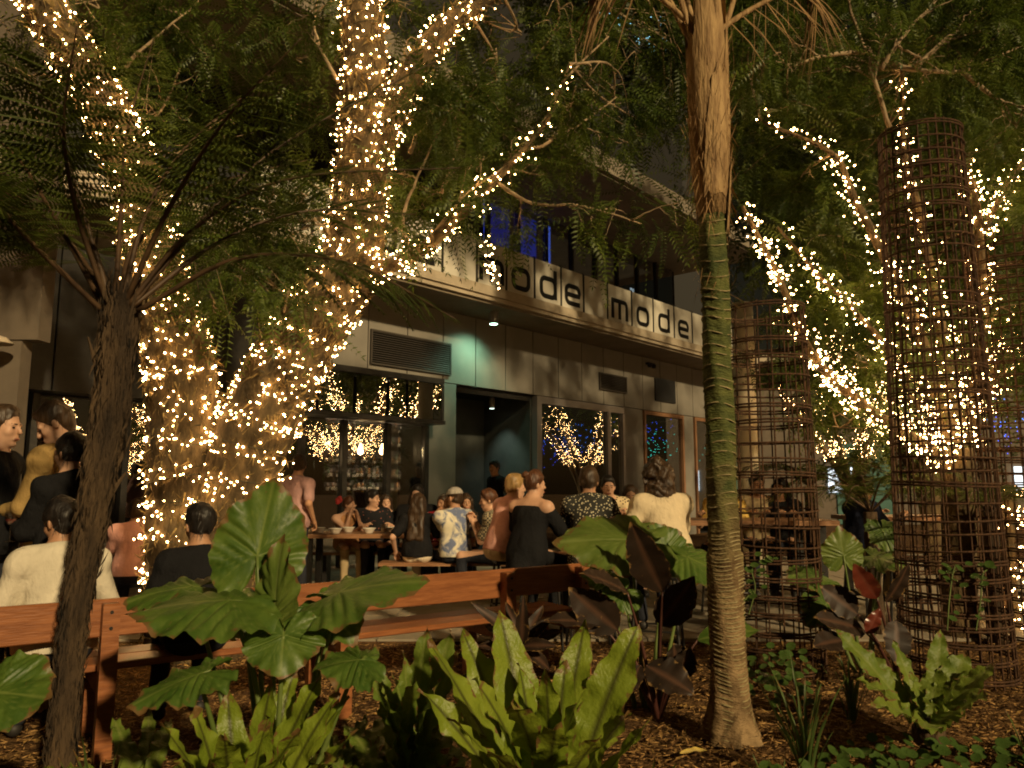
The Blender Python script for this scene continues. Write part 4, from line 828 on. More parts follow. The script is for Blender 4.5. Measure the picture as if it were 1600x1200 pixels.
SKINS = [pmat('skin_' + n, c, c2, rough=.5, scale=12, spec=.35) for n, c, c2 in (('fair', (.50, .29, .19), (.56, .34, .23)), ('tan', (.38, .20, .115), (.44, .245, .145)), ('deep', (.20, .10, .06), (.25, .13, .08)))]
def hairmat(n, a, b): return pmat('hair_' + n, a, b, rough=.45, scale=30, stretch=(1, 1, .15), bump=.8, bscale=60, spec=.4, bdist=.01)
HAIR = {'black': hairmat('black', (.006, .005, .005), (.016, .012, .01)), 'brown': hairmat('brown', (.022, .012, .006), (.055, .03, .014)), 'blond': hairmat('blond', (.20, .12, .045), (.36, .23, .09)), 'auburn': hairmat('auburn', (.05, .018, .008), (.10, .038, .015)), 'dblond': hairmat('dark_blond', (.09, .05, .02), (.17, .10, .04))}
EYE = pmat('dark_eye', (.012, .01, .01), rough=.15); LIP = pmat('lip', (.28, .09, .07), rough=.45); SHOE = pmat('dark_shoe', (.02, .018, .016), rough=.6)
def hand_geo(W, dirf, palm_n, curl, side, s):
    """wrist W, finger direction, palm normal; five bent fingers"""
    x = unit(dirf); z = unit(palm_n - x * (palm_n @ x)); y = np.cross(z, x) * side; f = Field(.0052); p = lambda a, b, c: W + s * (x * a + y * b + z * c)
    f.cone(p(-.03, 0, 0), p(.02, 0, 0), .026 * s, .024 * s, .015); f.cone(p(.03, -.014, 0), p(.078, -.018, 0), .020 * s, .016 * s, .015); f.cone(p(.03, .014, 0), p(.080, .018, 0), .020 * s, .015 * s, .015)
    for b, l, c0 in ((-.030, .068, 1), (-.010, .078, .92), (.011, .074, 1.02), (.030, .058, 1.15)):
        c = curl * c0; k1 = p(.082, b, 0); k2 = k1 + s * l * .5 * (x * math.cos(c * .6) + z * math.sin(c * .6)); k3 = k2 + s * l * .3 * (x * math.cos(c * 1.5) + z * math.sin(c * 1.5)); k4 = k3 + s * l * .24 * (x * math.cos(c * 2.1) + z * math.sin(c * 2.1))
        f.cone(k1, k2, .0095 * s, .0085 * s, .006).cone(k2, k3, .0085 * s, .008 * s, .004).cone(k3, k4, .008 * s, .0068 * s, .004)
    t0 = p(.022, -.024, .006); t1 = p(.052, -.05, .02); t2 = p(.078, -.05, .034 + .012 * curl); f.cone(t0, t1, .014 * s, .0105 * s, .01).cone(t1, t2, .0105 * s, .008 * s, .005)
    return f.mesh()
def person(label, head_px, Y, yaw, sit=None, lean=0., hd=(0, 0), hands=None, hair=('short', 'black'), skin=0, top=None, sleeve='short', bottom=None, v=.0115, group=None, face=False, slim=1., curl=.7, dress=False, s=None, twist=0., hem=0., cap=None, kids=None, hand_dirs=None):
    seed = abs(hash(label)) % 1000 if False else sum(map(ord, label)) % 997
    hp = at(head_px[0], head_px[1], Y); seat = 0 if sit is None else sit
    base_h = .838 + .03 * (hair[0] in ('curly', 'bun')) 
    up = base_h - .02 * abs(lean)
    if sit is None: s = s or min(max(hp[2] / (base_h + .86), .9), 1.12)
    else: s = s or min(max((hp[2] - seat) / (base_h * math.cos(lean * .75) + .085), .86), 1.12)
    yw = R(yaw); Rz = rotm(yw); P0 = np.array([0, 0, (seat + .095 * s) if sit is not None else .94 * s]); D = np.array([0, math.sin(lean), math.cos(lean)]); sx = np.array([1., 0, 0])
    Tw = rotm(R(twist)); sxt = Tw @ sx
    g = lambda t, x=0, y=0: P0 + s * (D * t + sxt * x + np.cross(D, sx) * -y * -1 * -1)
    fwd = np.cross(sx, D) * -1          # chest forward
    fwd = np.array([0, math.cos(lean), -math.sin(lean)])
    g = lambda t, x=0, y=0: P0 + s * (D * t + (Tw @ sx if t > .2 else sx) * x + fwd * y)
    N = g(.50); Hc = N + s * (np.array([0, math.sin(lean * .6), math.cos(lean * .6)]) * .148 + fwd * .025)
    Hr = rotm(R(hd[0]), R(hd[1])); hl = lambda x, y, z: Hc + s * (Hr @ np.array([x, y, z])); hr = lambda *r_: np.array(r_) * s
    TR = rotm(0, -lean); 
    b = Field(v)
    b.ell(g(.02), hr(.155 * slim, .115, .125), TR, .05).ell(g(.17), hr(.132 * slim, .10, .15), TR, .06).ell(g(.34), hr(.152 * slim, .112, .18), TR @ Tw, .05)
    SH = [g(.43, q * .168 * slim, -.01) for q in (-1, 1)]; b.cone(SH[0], SH[1], .052 * s, .052 * s, .05); b.cone(N - D * .02 * s, hl(0, -.012, -.02), .056 * s * slim, .05 * s, .03)
    for S_ in SH: b.cone(N + D * .01 * s, S_, .042 * s, .046 * s, .05)
    b.ell(hl(0, -.012, .03), hr(.072, .092, .098), Hr, .03).ell(hl(0, .028, -.045), hr(.053, .058, .066), Hr, .03).cone(hl(0, .088, .012), hl(0, .104, -.022), .008 * s, .0125 * s, .014).ell(hl(0, .068, -.098), hr(.022, .018, .016), Hr, .02)
    b.cone(hl(-.04, .072, .022), hl(.04, .072, .022), .012 * s, .012 * s, .014); b.cone(hl(-.016, .086, -.062), hl(.016, .086, -.062), .010 * s, .010 * s, .01)
    for q in (-1, 1): b.ell(hl(q * .076, -.008, -.004), hr(.010, .021, .032), Hr @ rotm(q * .4), .008); b.ell(hl(q * .04, .055, -.02), hr(.024, .024, .026), Hr, .02)
    # legs
    hips = [g(-.01, q * .085) for q in (-1, 1)]; KN = []; AN = []
    for q in (-1, 1):
        if sit is None: k = np.array([q * .095, .02, .50]) * s; a = np.array([q * .10, -.01 + .05 * q, .09]) * s
        elif seat > .6: k = P0 + s * np.array([q * .13, .38, -.06]); a = np.array([q * .12 * s, .24 * s, .30])
        else: k = P0 + s * np.array([q * .115, .42, -.01]); a = np.array([q * .12 * s, .40 * s, .09])
        KN.append(k); AN.append(a); h_ = hips[(q + 1) // 2]; b.cone(h_, k, .082 * s, .056 * s, .05).cone(k, a, .056 * s, .036 * s, .03).cone(a + [0, 0, -.03], a + [0, .13 * s, -.055], .034, .026, .03)
    # arms
    hands = hands or [None, None]; EL = []; WR = []; geos = []
    for i, q in enumerate((-1, 1)):
        t = hands[i]; S_ = SH[i]
        if t is None: t = (q * .24, .04, -.0) if sit is None else (q * .16, .34, .12 - (.5 * 0)); tgt = P0 + s * np.array(t)
        else: tgt = np.array([t[0] * s, t[1] * s, t[2]])        # z absolute
        E_, W_ = ik(S_, tgt, .285 * s, .255 * s, np.array([q * .45, -.5, -.9])); EL.append(E_); WR.append(W_)
        b.cone(S_, E_, .046 * s * slim, .038 * s, .04).cone(E_, W_, .039 * s, .026 * s, .02)
        hdv = unit(W_ - E_); 
        if hand_dirs and hand_dirs[i] is not None: hdv, pn = [np.array(z_, float) for z_ in hand_dirs[i]]
        else: pn = np.array([-q * .5, 0, -1.]) if abs(hdv[2]) < .8 else np.array([-q, .3, 0])
        geos.append(hand_geo(W_ + hdv * .012, hdv, pn, curl, 1 if q > 0 else -1, s))
    V, F = b.mesh(); 
    for hv, hf in geos: F = np.concatenate([F, hf + len(V)]); V = np.concatenate([V, hv])
    head_xy = (Rz @ Hc)[:2]; pos = np.array([hp[0] - head_xy[0], hp[1] - head_xy[1], 0]); W2 = lambda A: A @ Rz.T + pos
    o = thing('person', label, 'person', tuple(pos), group=group); add = lambda nm, G, m: mk(nm, (W2(G[0]), G[1]), m, o, smooth=True)
    add('body', (V, F), SKINS[skin])
    # clothes
    if top:
        t = Field(v); e = .012
        t.ell(g(.02), hr(.186, .140, .20) + e, TR, .06).ell(g(.15), hr(.148 * slim, .112, .16) + e, TR, .07).ell(g(.34), hr(.154 * slim, .116, .18) + e, TR @ Tw, .05)
        if sleeve != 'none' and sleeve != 'off': t.cone(SH[0], SH[1], .066 * s, .066 * s, .05)
        if sleeve == 'none':
            for q in (-1, 1): t.cone(g(.36, q * .09, .10), g(.50, q * .075, .0), .012, .012, .01); t.cone(g(.50, q * .075, .0), g(.36, q * .09, -.10), .012, .012, .01)
        for i in (0, 1):
            d_ = EL[i] - SH[i]
            if sleeve == 'short': t.cone(SH[i], SH[i] + d_ * .72, .066 * s, .060 * s, .03)
            if sleeve == 'off': t.cone(SH[i] + d_ * .22, SH[i] + d_ * .8, .066 * s, .07 * s, .04)
            if sleeve == 'long': t.cone(SH[i], EL[i], .064 * s, .052 * s, .03).cone(EL[i], WR[i] - unit(WR[i] - EL[i]) * .01, .052 * s, .038 * s, .02)
            if sleeve in ('short', 'long'): t.ell(SH[i], hr(.066, .070, .064), None, .04); t.cone(N - D * .012 * s - fwd * .012, SH[i], .056 * s, .060 * s, .05)
        if hem: t.cone(g(-.02), g(-.02 - hem, 0, -.02), .15 * s, .17 * s, .06)
        if sleeve == 'long': t.cone(N + D * .012 * s - fwd * .02, N - fwd * .05 - D * .01, .06 * s, .055 * s, .02)
        t.cut.append((g(.525, 0, .0), unit(D * 1 + fwd * .35))) ; t.cut.append((g((-.03 if sit is not None else -.10) - hem - .03 * dress), -D))
        if sleeve == 'none' or sleeve == 'off': t.cut.append((g(.43 if sleeve == 'off' else .53), D))
        add('dress' if dress else 'shirt', t.mesh(.0055, 26, seed, (1, 1, .45), .0055), top)
    if bottom:
        t = Field(v); t.ell(g(.0), hr(.168 * slim, .128, .11), TR, .05)
        for i in (0, 1): t.cone(hips[i], KN[i], .094 * s, .068 * s, .05).cone(KN[i], AN[i] + [0, 0, .02], .068 * s, .052 * s, .03)
        t.cut.append((g(.05), D)); add('trousers', t.mesh(.004, 16, seed + 3), bottom)
    for a in AN: sh_ = Field(v); sh_.cone(a + [0, -.02, -.035], a + [0, .15 * s, -.055], .04, .032, .03); sh_.cut.append((np.array([0, 0, .004]), np.array([0, 0, -1.]))); add('shoe', sh_.mesh(), SHOE)
    # hair
    kind, hc = hair; h = Field(min(v, .010)); e = {'short': .014, 'crop': .009, 'curly': .036, 'long': .018, 'bun': .014, 'pony': .014}[kind]
    h.ell(hl(0, -.018, .038), hr(.073 + e, .090 + e, .096 + e), Hr, .02)
    if kind in ('short', 'crop'): h.ell(hl(0, -.055, -.01), hr(.066, .05, .06), Hr, .02); h.ell(hl(0, .022, .098), hr(.052, .05, .034), Hr, .03)
    if kind == 'curly':
        for k in range(16):
            a = k * 2.4; h.ell(hl(.085 * math.cos(a), -.045 + .06 * math.sin(a), .07 - .012 * k), hr(.05, .05, .05), None, .02)
    cutn = Hr @ unit([0, 1, -.75]); h.cut.append((hl(0, .052, .045), cutn))
    if kind not in ('long', 'curly'): h.cut.append((hl(0, -.03, -.075), Hr @ unit([0, .3, -1.])))
    add('hair', h.mesh(.005 if kind != 'curly' else .011, 60 if kind != 'curly' else 75, seed, (1, 1, .6)), HAIR[hc])
    if kind == 'long':
        h = Field(.011); bk = hl(0, -.085, -.02)
        for q in (-.06, -.03, 0, .03, .06): h.cone(hl(q, -.06, .05), hl(q * 1.2, -.085, -.10), .045 * s, .04 * s, .03); h.cone(hl(q * 1.2, -.085, -.10), g(.20, q * 1.35, -.135), .04 * s, .022, .03)
        for q in (-1, 1): h.cone(hl(q * .075, -.01, .04), hl(q * .085, -.02, -.12), .026, .028, .03)
        add('long_hair', h.mesh(.005, 55, seed + 1, (1, 1, .12)), HAIR[hc])
    if kind == 'curly':
        h = Field(.012)
        for k in range(14): a = k * 2.4; h.ell(hl(.075 * math.sin(a), -.065 + .02 * math.cos(a), -.02 - .011 * k), hr(.055, .045, .05), None, .03)
        add('long_hair', h.mesh(.010, 70, seed + 1), HAIR[hc])
    if kind == 'pony': add('ponytail', Field(.009).cone(hl(0, -.10, .03), hl(0, -.15, .0), .03, .034, .02).cone(hl(0, -.15, 0), hl(0, -.145, -.14), .034, .03, .02).cone(hl(0, -.145, -.14), hl(0, -.12, -.24), .03, .012, .02).mesh(.004, 60, seed, (1, 1, .2)), HAIR[hc])
    # loose strands over the hair
    hv = [c_.data for c_ in o.children if 'hair' in c_.name or 'ponytail' in c_.name]; SV = []
    for d_ in hv:
        A = np.empty(len(d_.vertices) * 3); d_.vertices.foreach_get('co', A); A = A.reshape(-1, 3); SV.append(A[rng.integers(0, len(A), 420)])
    SV = np.concatenate(SV) + pos; hc_ = W2(hl(0, -.01, .03)[None])[0]; nr = SV - hc_; nr[:, 2] *= .4; nr /= np.linalg.norm(nr, axis=1, keepdims=True); n_ = len(SV)
    dn = np.tile([0, 0, -1.], (n_, 1)) + rng.standard_normal((n_, 3)) * (.35 if kind != 'curly' else .9) + nr * .22; ls = .045 if kind in ('short', 'crop', 'bun') else .075
    G2 = scatter(np.array([(0, .0011, 0), (0, -.0011, 0), (1, 0, .10)]), np.array([(0, 1, 2)]), SV - nr * .003, rot_frames(dn, nr) * (np.array([ls, 1, ls]) * rng.uniform(.5, 1.4, (n_, 1)))[:, None, :])
    mk('hair_strands', G2, HAIR[hc], o, kind='stuff')
    if kind == 'bun': add('hair_bun', Field(.009).ell(hl(0, -.105, .085), hr(.042, .04, .042)).mesh(.005, 70, seed), HAIR[hc])
    if cap:
        c = Field(.008); c.ell(hl(0, -.012, .052), hr(.094, .112, .094), Hr, .01); c.cut.append((hl(0, 0, .052), Hr @ np.array([0, 0, -1.]))); add('cap', c.mesh(), cap)
        c = Field(.006); c.ell(hl(0, .125, .056), hr(.075, .085, .010), Hr, .01); c.cut.append((hl(0, .07, .05), Hr @ np.array([0, -1., 0]))); add('cap_brim', c.mesh(), cap)
    if face:
        for q in (-1, 1):
            add('eye', Field(.0035).ell(hl(q * .031, .078, .004), hr(.012, .008, .006), Hr).mesh(), EYE); add('eyebrow', Field(.0035).cone(hl(q * .016, .087, .026), hl(q * .048, .074, .026), .0045, .0038).mesh(), HAIR[hc])
        add('lips', Field(.0035).cone(hl(-.018, .090, -.063), hl(.018, .090, -.063), .0065, .0065).mesh(), LIP)
    return dict(o=o, hl=lambda *a: W2(hl(*a)[None])[0], wr=[W2(w_[None])[0] for w_ in WR], pos=pos, dir=Rz @ np.array([0, 1., 0]), right=Rz @ sx)
cloth = lambda n, a, b=None: pmat(n, a, b or tuple(x * 1.25 for x in a), rough=.9, scale=5, spec=.1, bump=.8, bscale=11, bdist=.04, stretch=(1, 1, .6))
CW = cloth('white_linen', (.50, .455, .36)); CB = cloth('black_cotton', (.010, .010, .011)); CT = cloth('tan_cotton', (.30, .20, .075)); CM = cloth('mauve_cotton', (.33, .20, .19)); CP = cloth('pink_cotton', (.58, .32, .28)); CC = cloth('cream_cotton', (.52, .43, .29)); CN = cloth('navy_cotton', (.012, .016, .035)); CK = cloth('khaki_drill', (.30, .23, .13)); CD = cloth('dark_denim', (.02, .022, .03)); CWH = cloth('white_denim', (.66, .56, .42)); CO = cloth('apricot_top', (.42, .22, .10)); CG = cloth('grey_cap_cotton', (.30, .28, .25)); CY = cloth('mustard_cotton', (.45, .30, .08))
PD = pattern_mat('dotted_shirt_cotton', (.030, .030, .026), (.46, .42, .30), 'dots', 44, thr=.32); PF = pattern_mat('floral_shirt_cotton', (.012, .012, .014), (.30, .10, .07), 'dots', 20, thr=.16); PT = pattern_mat('tie_dye_cotton', (.13, .16, .27), (.62, .58, .46), 'dye', 7); PL = pattern_mat('leopard_cotton', (.56, .46, .28), (.04, .03, .02), 'dots', 34, thr=.34); PC = pattern_mat('checked_cotton', (.045, .035, .03), (.42, .36, .24), 'check', 44, thr=.5); PM = pattern_mat('maroon_dotted_cotton', (.22, .015, .02), (.7, .5, .4), 'dots', 30, thr=.22)
byaw = math.degrees(math.atan2(BNn[1], BNn[0])) - 90
# left group
p4 = person('seated man in a rumpled white shirt with his back to us on the bench', (100, 765), 4.24, byaw + 2, .45, .10, (28, -18), [(-.22, .30, .72), (.24, .30, .70)], ('short', 'black'), 1, CW, 'long', CD, v=.0085)
p5 = person('seated man in a black shirt holding up a phone on the bench', (314, 777), 4.55, byaw, .45, .12, (6, -14), [(-.20, .26, .80), (-.02, .34, .78)], ('short', 'black'), 1, CB, 'short', CD, v=.0085, slim=1.0)
p2 = person('standing man in a tan shirt looking down at his glass', (88, 632), 5.15, 95, None, .05, (20, -32), [(-.05, .34, 1.20), (.14, .36, 1.15)], ('short', 'brown'), 0, CT, 'long', CK, v=.009, face=True)
p3 = person('standing woman in black with a ponytail holding a wine glass', (112, 682), 4.85, 62, None, .04, (10, -6), [(-.10, .36, 1.12), (.16, .36, 1.10)], ('pony', 'black'), 0, CB, 'long', CK, v=.009, curl=1.1)
p1 = person('man in a black top with a round badge at the far left edge', (8, 640), 5.1, -80, None, 0, (-8, -4), None, ('crop', 'brown'), 0, CB, 'long', CD, v=.010, face=True)
person('seated person in pale pink half hidden behind the lit trunk', (216, 772), 7.6, 20, .45, .1, (0, 0), [(-.2, .4, .76), (.2, .4, .76)], ('short', 'brown'), 0, CP, 'short', CD)
# dining table
person('standing man in a mauve t-shirt seen from behind beside the table', (468, 714), 9.6, -22, None, .03, (30, -8), None, ('short', 'brown'), 1, CM, 'short', CD)
person('woman in a thin strapped apricot top with a red flower in her hair', (546, 768), 10.85, 205, .45, .16, (52, -4), [(-.10, .30, .94), (.02, .30, .98)], ('bun', 'auburn'), 0, CO, 'none', CK, face=True, slim=1.14)
person('man in a dark floral shirt leaning in beside the flower haired woman', (583, 760), 10.95, 195, .45, .14, (60, -4), [(-.22, .36, .80), (.18, .38, .80)], ('short', 'black'), 0, PF, 'short', CD, face=True, slim=1.14)
person('person in black behind the floral shirt man at the table', (604, 768), 11.15, 170, .45, .10, (20, 0), [(-.2, .34, .8), (.2, .34, .8)], ('long', 'brown'), 0, CB, 'short', CD, face=True, slim=1.14)
person('dark haired man facing us behind the long haired woman', (652, 752), 11.0, 178, .45, .12, (-6, -6), [(-.2, .36, .80), (.2, .36, .80)], ('short', 'black'), 0, CB, 'short', CD, face=True, slim=1.14)
person('woman with very long brown hair and black top seen from behind', (655, 766), 9.55, -8, .45, .05, (-4, 0), [(-.30, .02, .58), (.2, .4, .78)], ('long', 'brown'), 0, CB, 'short', CWH, slim=1.02)
person('woman in a maroon dotted top partly hidden behind the capped man', (692, 768), 10.9, 170, .45, .14, (-20, -4), [(-.2, .36, .8), (.05, .30, .95)], ('long', 'brown'), 1, PM, 'short', CD, face=True, slim=1.14)
person('man in a blue tie-dye t-shirt and grey cap at the table', (710, 747), 9.5, 28, .45, .05, (20, -6), [(-.05, .20, 1.08), (.22, .30, .60)], ('crop', 'brown'), 1, PT, 'short', CD, cap=CG, s=1.02, slim=1.14)
person('woman with long dark hair behind the capped man at the table end', (729, 768), 10.95, 180, .45, .08, (10, 0), [(-.2, .36, .8), (.2, .36, .8)], ('long', 'brown'), 1, CB, 'short', CD, face=True, slim=1.14)
person('woman in a checked top sipping at the end of the dining table', (763, 757), 9.35, 78, .45, .18, (14, -10), [(-.05, .30, .92), (.06, .30, .94)], ('short', 'auburn'), 0, PC, 'short', CD, face=True, slim=1.14)
person('waiter in black standing in the dark doorway', (772, 722), 14.2, 120, None, .02, (20, -4), None, ('short', 'black'), 1, CB, 'short', CB)
# bar table
person('blond man in a pink shirt hunched on a bar stool', (806, 732), 7.25, -62, .70, .30, (-6, -4), [(-.15, .40, 1.07), (.18, .40, 1.06)], ('short', 'blond'), 0, CP, 'short', CC)
person('woman in a loose black off shoulder dress on a bar stool', (836, 722), 6.85, -38, .70, .20, (-30, -4), [(-.2, .42, 1.06), (.2, .42, 1.06)], ('bun', 'auburn'), 0, CB, 'off', CB, dress=True, hem=.16, face=True, slim=1.1)
person('man in a dark shirt covered in pale dots at the bar table', (920, 722), 6.75, -8, .70, .16, (0, -6), [(-.2, .40, 1.06), (.30, .34, 1.05)], ('short', 'brown'), 1, PD, 'short', CD, hem=.08)
person('curly haired person in a pale loose t-shirt leaning on the bar table', (1024, 706), 6.35, 20, .70, .26, (8, -6), [(-.28, .36, 1.06), (.16, .42, 1.06)], ('curly', 'brown'), 1, CC, 'short', CD, hem=.06, slim=1.12)
person('person in leopard print across the bar table behind the dotted shirt', (950, 736), 8.15, 170, .70, .2, (10, -6), [(-.2, .40, 1.07), (.22, .36, 1.06)], ('short', 'black'), 0, PL, 'short', CD, face=True)
person('dark haired person low at the bar table between the two men', (985, 762), 8.35, 185, .64, .28, (-10, -10), [(-.2, .38, 1.06), (.2, .38, 1.06)], ('long', 'brown'), 0, CO, 'short', CD, face=True)
person('blonde woman in a cream top just right of the palm', (1128, 738), 8.2, 150, .70, .16, (-30, -4), [(-.2, .40, 1.06), (.2, .40, 1.06)], ('long', 'dblond'), 0, CY, 'short', CD, face=True)
person('bearded dark haired man seen through the short cage', (1182, 734), 8.45, 178, .70, .14, (4, -4), [(-.2, .40, 1.07), (.2, .40, 1.07)], ('short', 'black'), 1, CK, 'short', CD, face=True)
person('person with dark hair beside the bearded man behind the cage', (1217, 742), 8.4, 160, .70, .16, (-20, -4), [(-.2, .40, 1.06), (.2, .40, 1.06)], ('long', 'black'), 1, CB, 'short', CD)
person('person in a navy top on a stool below the fern fronds', (1350, 738), 7.9, -75, .66, .16, (0, -10), [(-.2, .40, 1.06), (.2, .40, 1.06)], ('short', 'brown'), 0, CN, 'long', CK)
for x, Y, lb in ((800, 7.35, 'bar stool under the blond man in pink'), (843, 6.85, 'bar stool under the woman in the black dress'), (920, 6.7, 'bar stool under the dotted shirt man'), (1022, 6.25, 'bar stool under the person in the pale t-shirt'), (1128, 8.35, 'bar stool under the blonde woman'), (1350, 7.9, 'bar stool under the person in navy'), (1405, 7.7, 'empty bar stool left of the tall cage')):
    q = ground_at(x, Y); stool(lb, q[0], q[1], rnd.uniform(-.3, .3), .68)
# hand-held and small things
fl = p3['wr'][0] + p3['dir'] * .10; wg = thing('wine_glass', 'glass of red wine held by the woman in black', 'glass', tuple(fl - [0, 0, .12]))
mk('bowl', MB().lathe([(.004, .0), (.02, .01), (.036, .045), (.034, .09), (.0325, .09), (.034, .045), (.018, .013), (0, .008)], fl, 16), M['drink'], wg, smooth=True); mk('wine', MB().lathe([(0, .014), (.017, .015), (.032, .042), (0, .042)], fl, 14), pmat('red_wine', (.18, .02, .015), rough=.05), wg, smooth=True); mk('stem', MB().lathe([(.032, -.10), (.03, -.097), (.004, -.09), (.004, 0)], fl, 12), M['drink'], wg, smooth=True)
fl = p2['wr'][0] + p2['dir'] * .09; tumbler('glass of rose drink held by the man in tan', fl - [0, 0, .06], .12, .032)
ph = p5['wr'][1] + p5['dir'] * .07 + [0, 0, .05]; pt = thing('phone', 'phone with a lit screen held by the man in black on the bench', 'phone', tuple(ph), math.atan2(p5['right'][1], p5['right'][0])); ORG[pt.name] = np.zeros(3)
mk('case', MB().box((0, 0, 0), (.15, .010, .075)), M['black'], pt); mk('screen', MB().box((0, -.0065, 0), (.14, .002, .066)), emat('phone_screen', (.15, .2, .35), .25), pt)
bd = p1['pos'] + p1['dir'] * .135 + [0, 0, 1.36]; mk('badge', MB().lathe([(0, -.004), (.03, -.004), (.03, .004), (0, .004)], (0, 0, 0), 16), pmat('badge_enamel', (.6, .55, .45), rough=.3), label='small round pale badge on the black top at the far left', cat='badge').matrix_world = Matrix.Translation(tuple(at(4, 724, 5.1) + p1['dir'] * .02)) @ Matrix.Rotation(R(90), 4, 'X')
fw_ = mk('hair_flower', Field(.006).ell((0, 0, 0), (.05, .02, .035)).ell((.02, 0, .03), (.03, .02, .03)).ell((-.01, 0, -.03), (.035, .02, .03)).mesh(.004, 90, 4), pmat('red_petal', (.45, .04, .04), rough=.6), smooth=True, label='red flower pinned in the hair of the woman in apricot', cat='flower'); fw_.location = at(529, 781, 10.78)
# ------------------------------------------------------------------ big-leaved garden plants
def heart_leaf(base, tip, width, nrm, droop=.12, rib=.010, cup=.0, k=112, wav=.012):
    """heart-shaped blade with side veins leaving the midrib: attach point, tip, full width, rough facing direction"""
    base, tip = np.asarray(base, float), np.asarray(tip, float); L = np.linalg.norm(tip - base); x = (tip - base) / L; z = unit(np.asarray(nrm, float) - x * (x @ np.asarray(nrm, float))); y = np.cross(z, x)
    th = np.linspace(-math.pi, math.pi, k, endpoint=False); a = np.abs(np.degrees(th)); r = np.interp(a, [0, 6, 14, 26, 40, 60, 80, 100, 120, 140, 155, 166, 174, 180], [1, .93, .84, .77, .72, .66, .62, .60, .61, .63, .60, .48, .22, .07])
    wf = width / L / (2 * .63); q = np.array([.05, .14, .24, .34, .44, .54, .64, .74, .83, .91, .97, 1.0]); ph = rng.uniform(0, 6, 4); V = [base]; vein = [1.]
    edge = 1 + .018 * np.sin(th * 13 + ph[0]) + .012 * np.sin(th * 29 + ph[1])
    for g in q:
        X, Yl = g * r * np.cos(th) * edge, g * r * np.sin(th) * edge; u = (X - np.abs(Yl) * .62 + .25 * Yl * Yl) / .135 + .1; c = np.cos(2 * math.pi * u); Yw = Yl * wf
        zz = -rib * c * np.clip(np.abs(Yl) * 3.2, 0, 1) * (1 - .82 * g) + .05 * L * np.exp(-(Yl / .05) ** 2) * -.25
        zz = zz - droop * L * (np.abs(Yw) ** 1.5) * 1.5 - droop * L * 1.1 * np.clip(X, 0, 2) ** 2.2 - droop * L * .8 * np.clip(-X, 0, 2) ** 1.5 + wav * g ** 4 * (np.sin(th * 7 + ph[2]) + .7 * np.sin(th * 17 + ph[3]))
        V += list(base + L * (X[:, None] * x + Yw[:, None] * y) + zz[:, None] * z); vein += list(np.maximum((c > .90) * .8 * (1 - .6 * g), np.abs(Yl) < .014).astype(float))
    n = len(q); F = [(0, 1 + j, 1 + (j + 1) % k) for j in range(k)] + [(1 + i * k + j, 1 + (i + 1) * k + j, 1 + (i + 1) * k + (j + 1) % k, 1 + i * k + (j + 1) % k) for i in range(n - 1) for j in range(k)]
    wear = np.concatenate([[0]] + [np.full(k, max(0, (g - .8) / .2)) * (.6 + .4 * np.cos(th)) for g in q]); return np.array(V), F, np.array(vein), wear
def strap_leaf(base, tip, width, nrm, bend=.2, wav=.008, wf=14, fold=.25, n=22, m=7, prof=((0, .18), (.15, .45), (.4, .85), (.62, 1), (.82, .78), (.94, .38), (1, .02)), twist=0.):
    base, tip = np.asarray(base, float), np.asarray(tip, float); nrm = np.asarray(nrm, float); ax = tip - base; L = np.linalg.norm(ax); up = unit(nrm - unit(ax) * (unit(ax) @ nrm)); c = (base + tip) / 2 + up * bend * L
    t = np.linspace(0, 1, n); P = ((1 - t) ** 2)[:, None] * base + (2 * t * (1 - t))[:, None] * c + (t ** 2)[:, None] * tip; T = np.gradient(P, axis=0); T /= np.linalg.norm(T, axis=1, keepdims=True)
    S = np.cross(T, up); S /= np.linalg.norm(S, axis=1, keepdims=True); Nn = np.cross(S, T); w_ = np.interp(t, *zip(*prof)) * width / 2; V = []; vein = []; ph = rng.uniform(0, 6)
    for j in range(m):
        s = j / (m - 1) * 2 - 1; ph2 = ph + (2.1 if s > 0 else 0); tw = twist * t
        wv = wav * np.abs(s) ** 1.5 * (np.sin(t * wf + ph2) + .5 * np.sin(t * wf * 2.3 + ph2)) * np.interp(t, [0, .2, 1], [0, 1, .8]) + fold * w_ * abs(s)
        edge = w_ * (1 + .05 * np.sin(t * wf * 1.7 + ph2) * abs(s))
        V.append(P + S * (s * edge * np.cos(tw))[:, None] + Nn * (wv + s * edge * np.sin(tw))[:, None]); vein.append(np.full(n, 1. if j == m // 2 else 0.))
    V = np.stack(V, 1).reshape(-1, 3); vein = np.stack(vein, 1).ravel(); F = [(i * m + j, i * m + j + 1, (i + 1) * m + j + 1, (i + 1) * m + j) for i in range(n - 1) for j in range(m - 1)]; wear = (np.maximum(np.abs(np.linspace(-1, 1, m))[None] ** 6 * .7, np.clip((t[:, None] - .86) / .14, 0, 1)) * np.ones((n, m))).ravel(); return V, F, vein, wear
OVATE = ((0, .05), (.06, .45), (.2, .85), (.38, 1), (.6, .88), (.8, .55), (.93, .22), (1, .01))
GRASS = ((0, .7), (.2, 1), (.6, .8), (.9, .35), (1, .02))
def leaf(parent, G, m, stalk=None, sm=None, sr=(.011, .008)):
    o = mk('leaf', (G[0], G[1]), m, parent, smooth=True, attr=(G[2], G[3]))
    if stalk is not None: mk('stalk', MB().tube(spline(stalk, 8), list(sr), 7), sm, o, smooth=True)
    return o
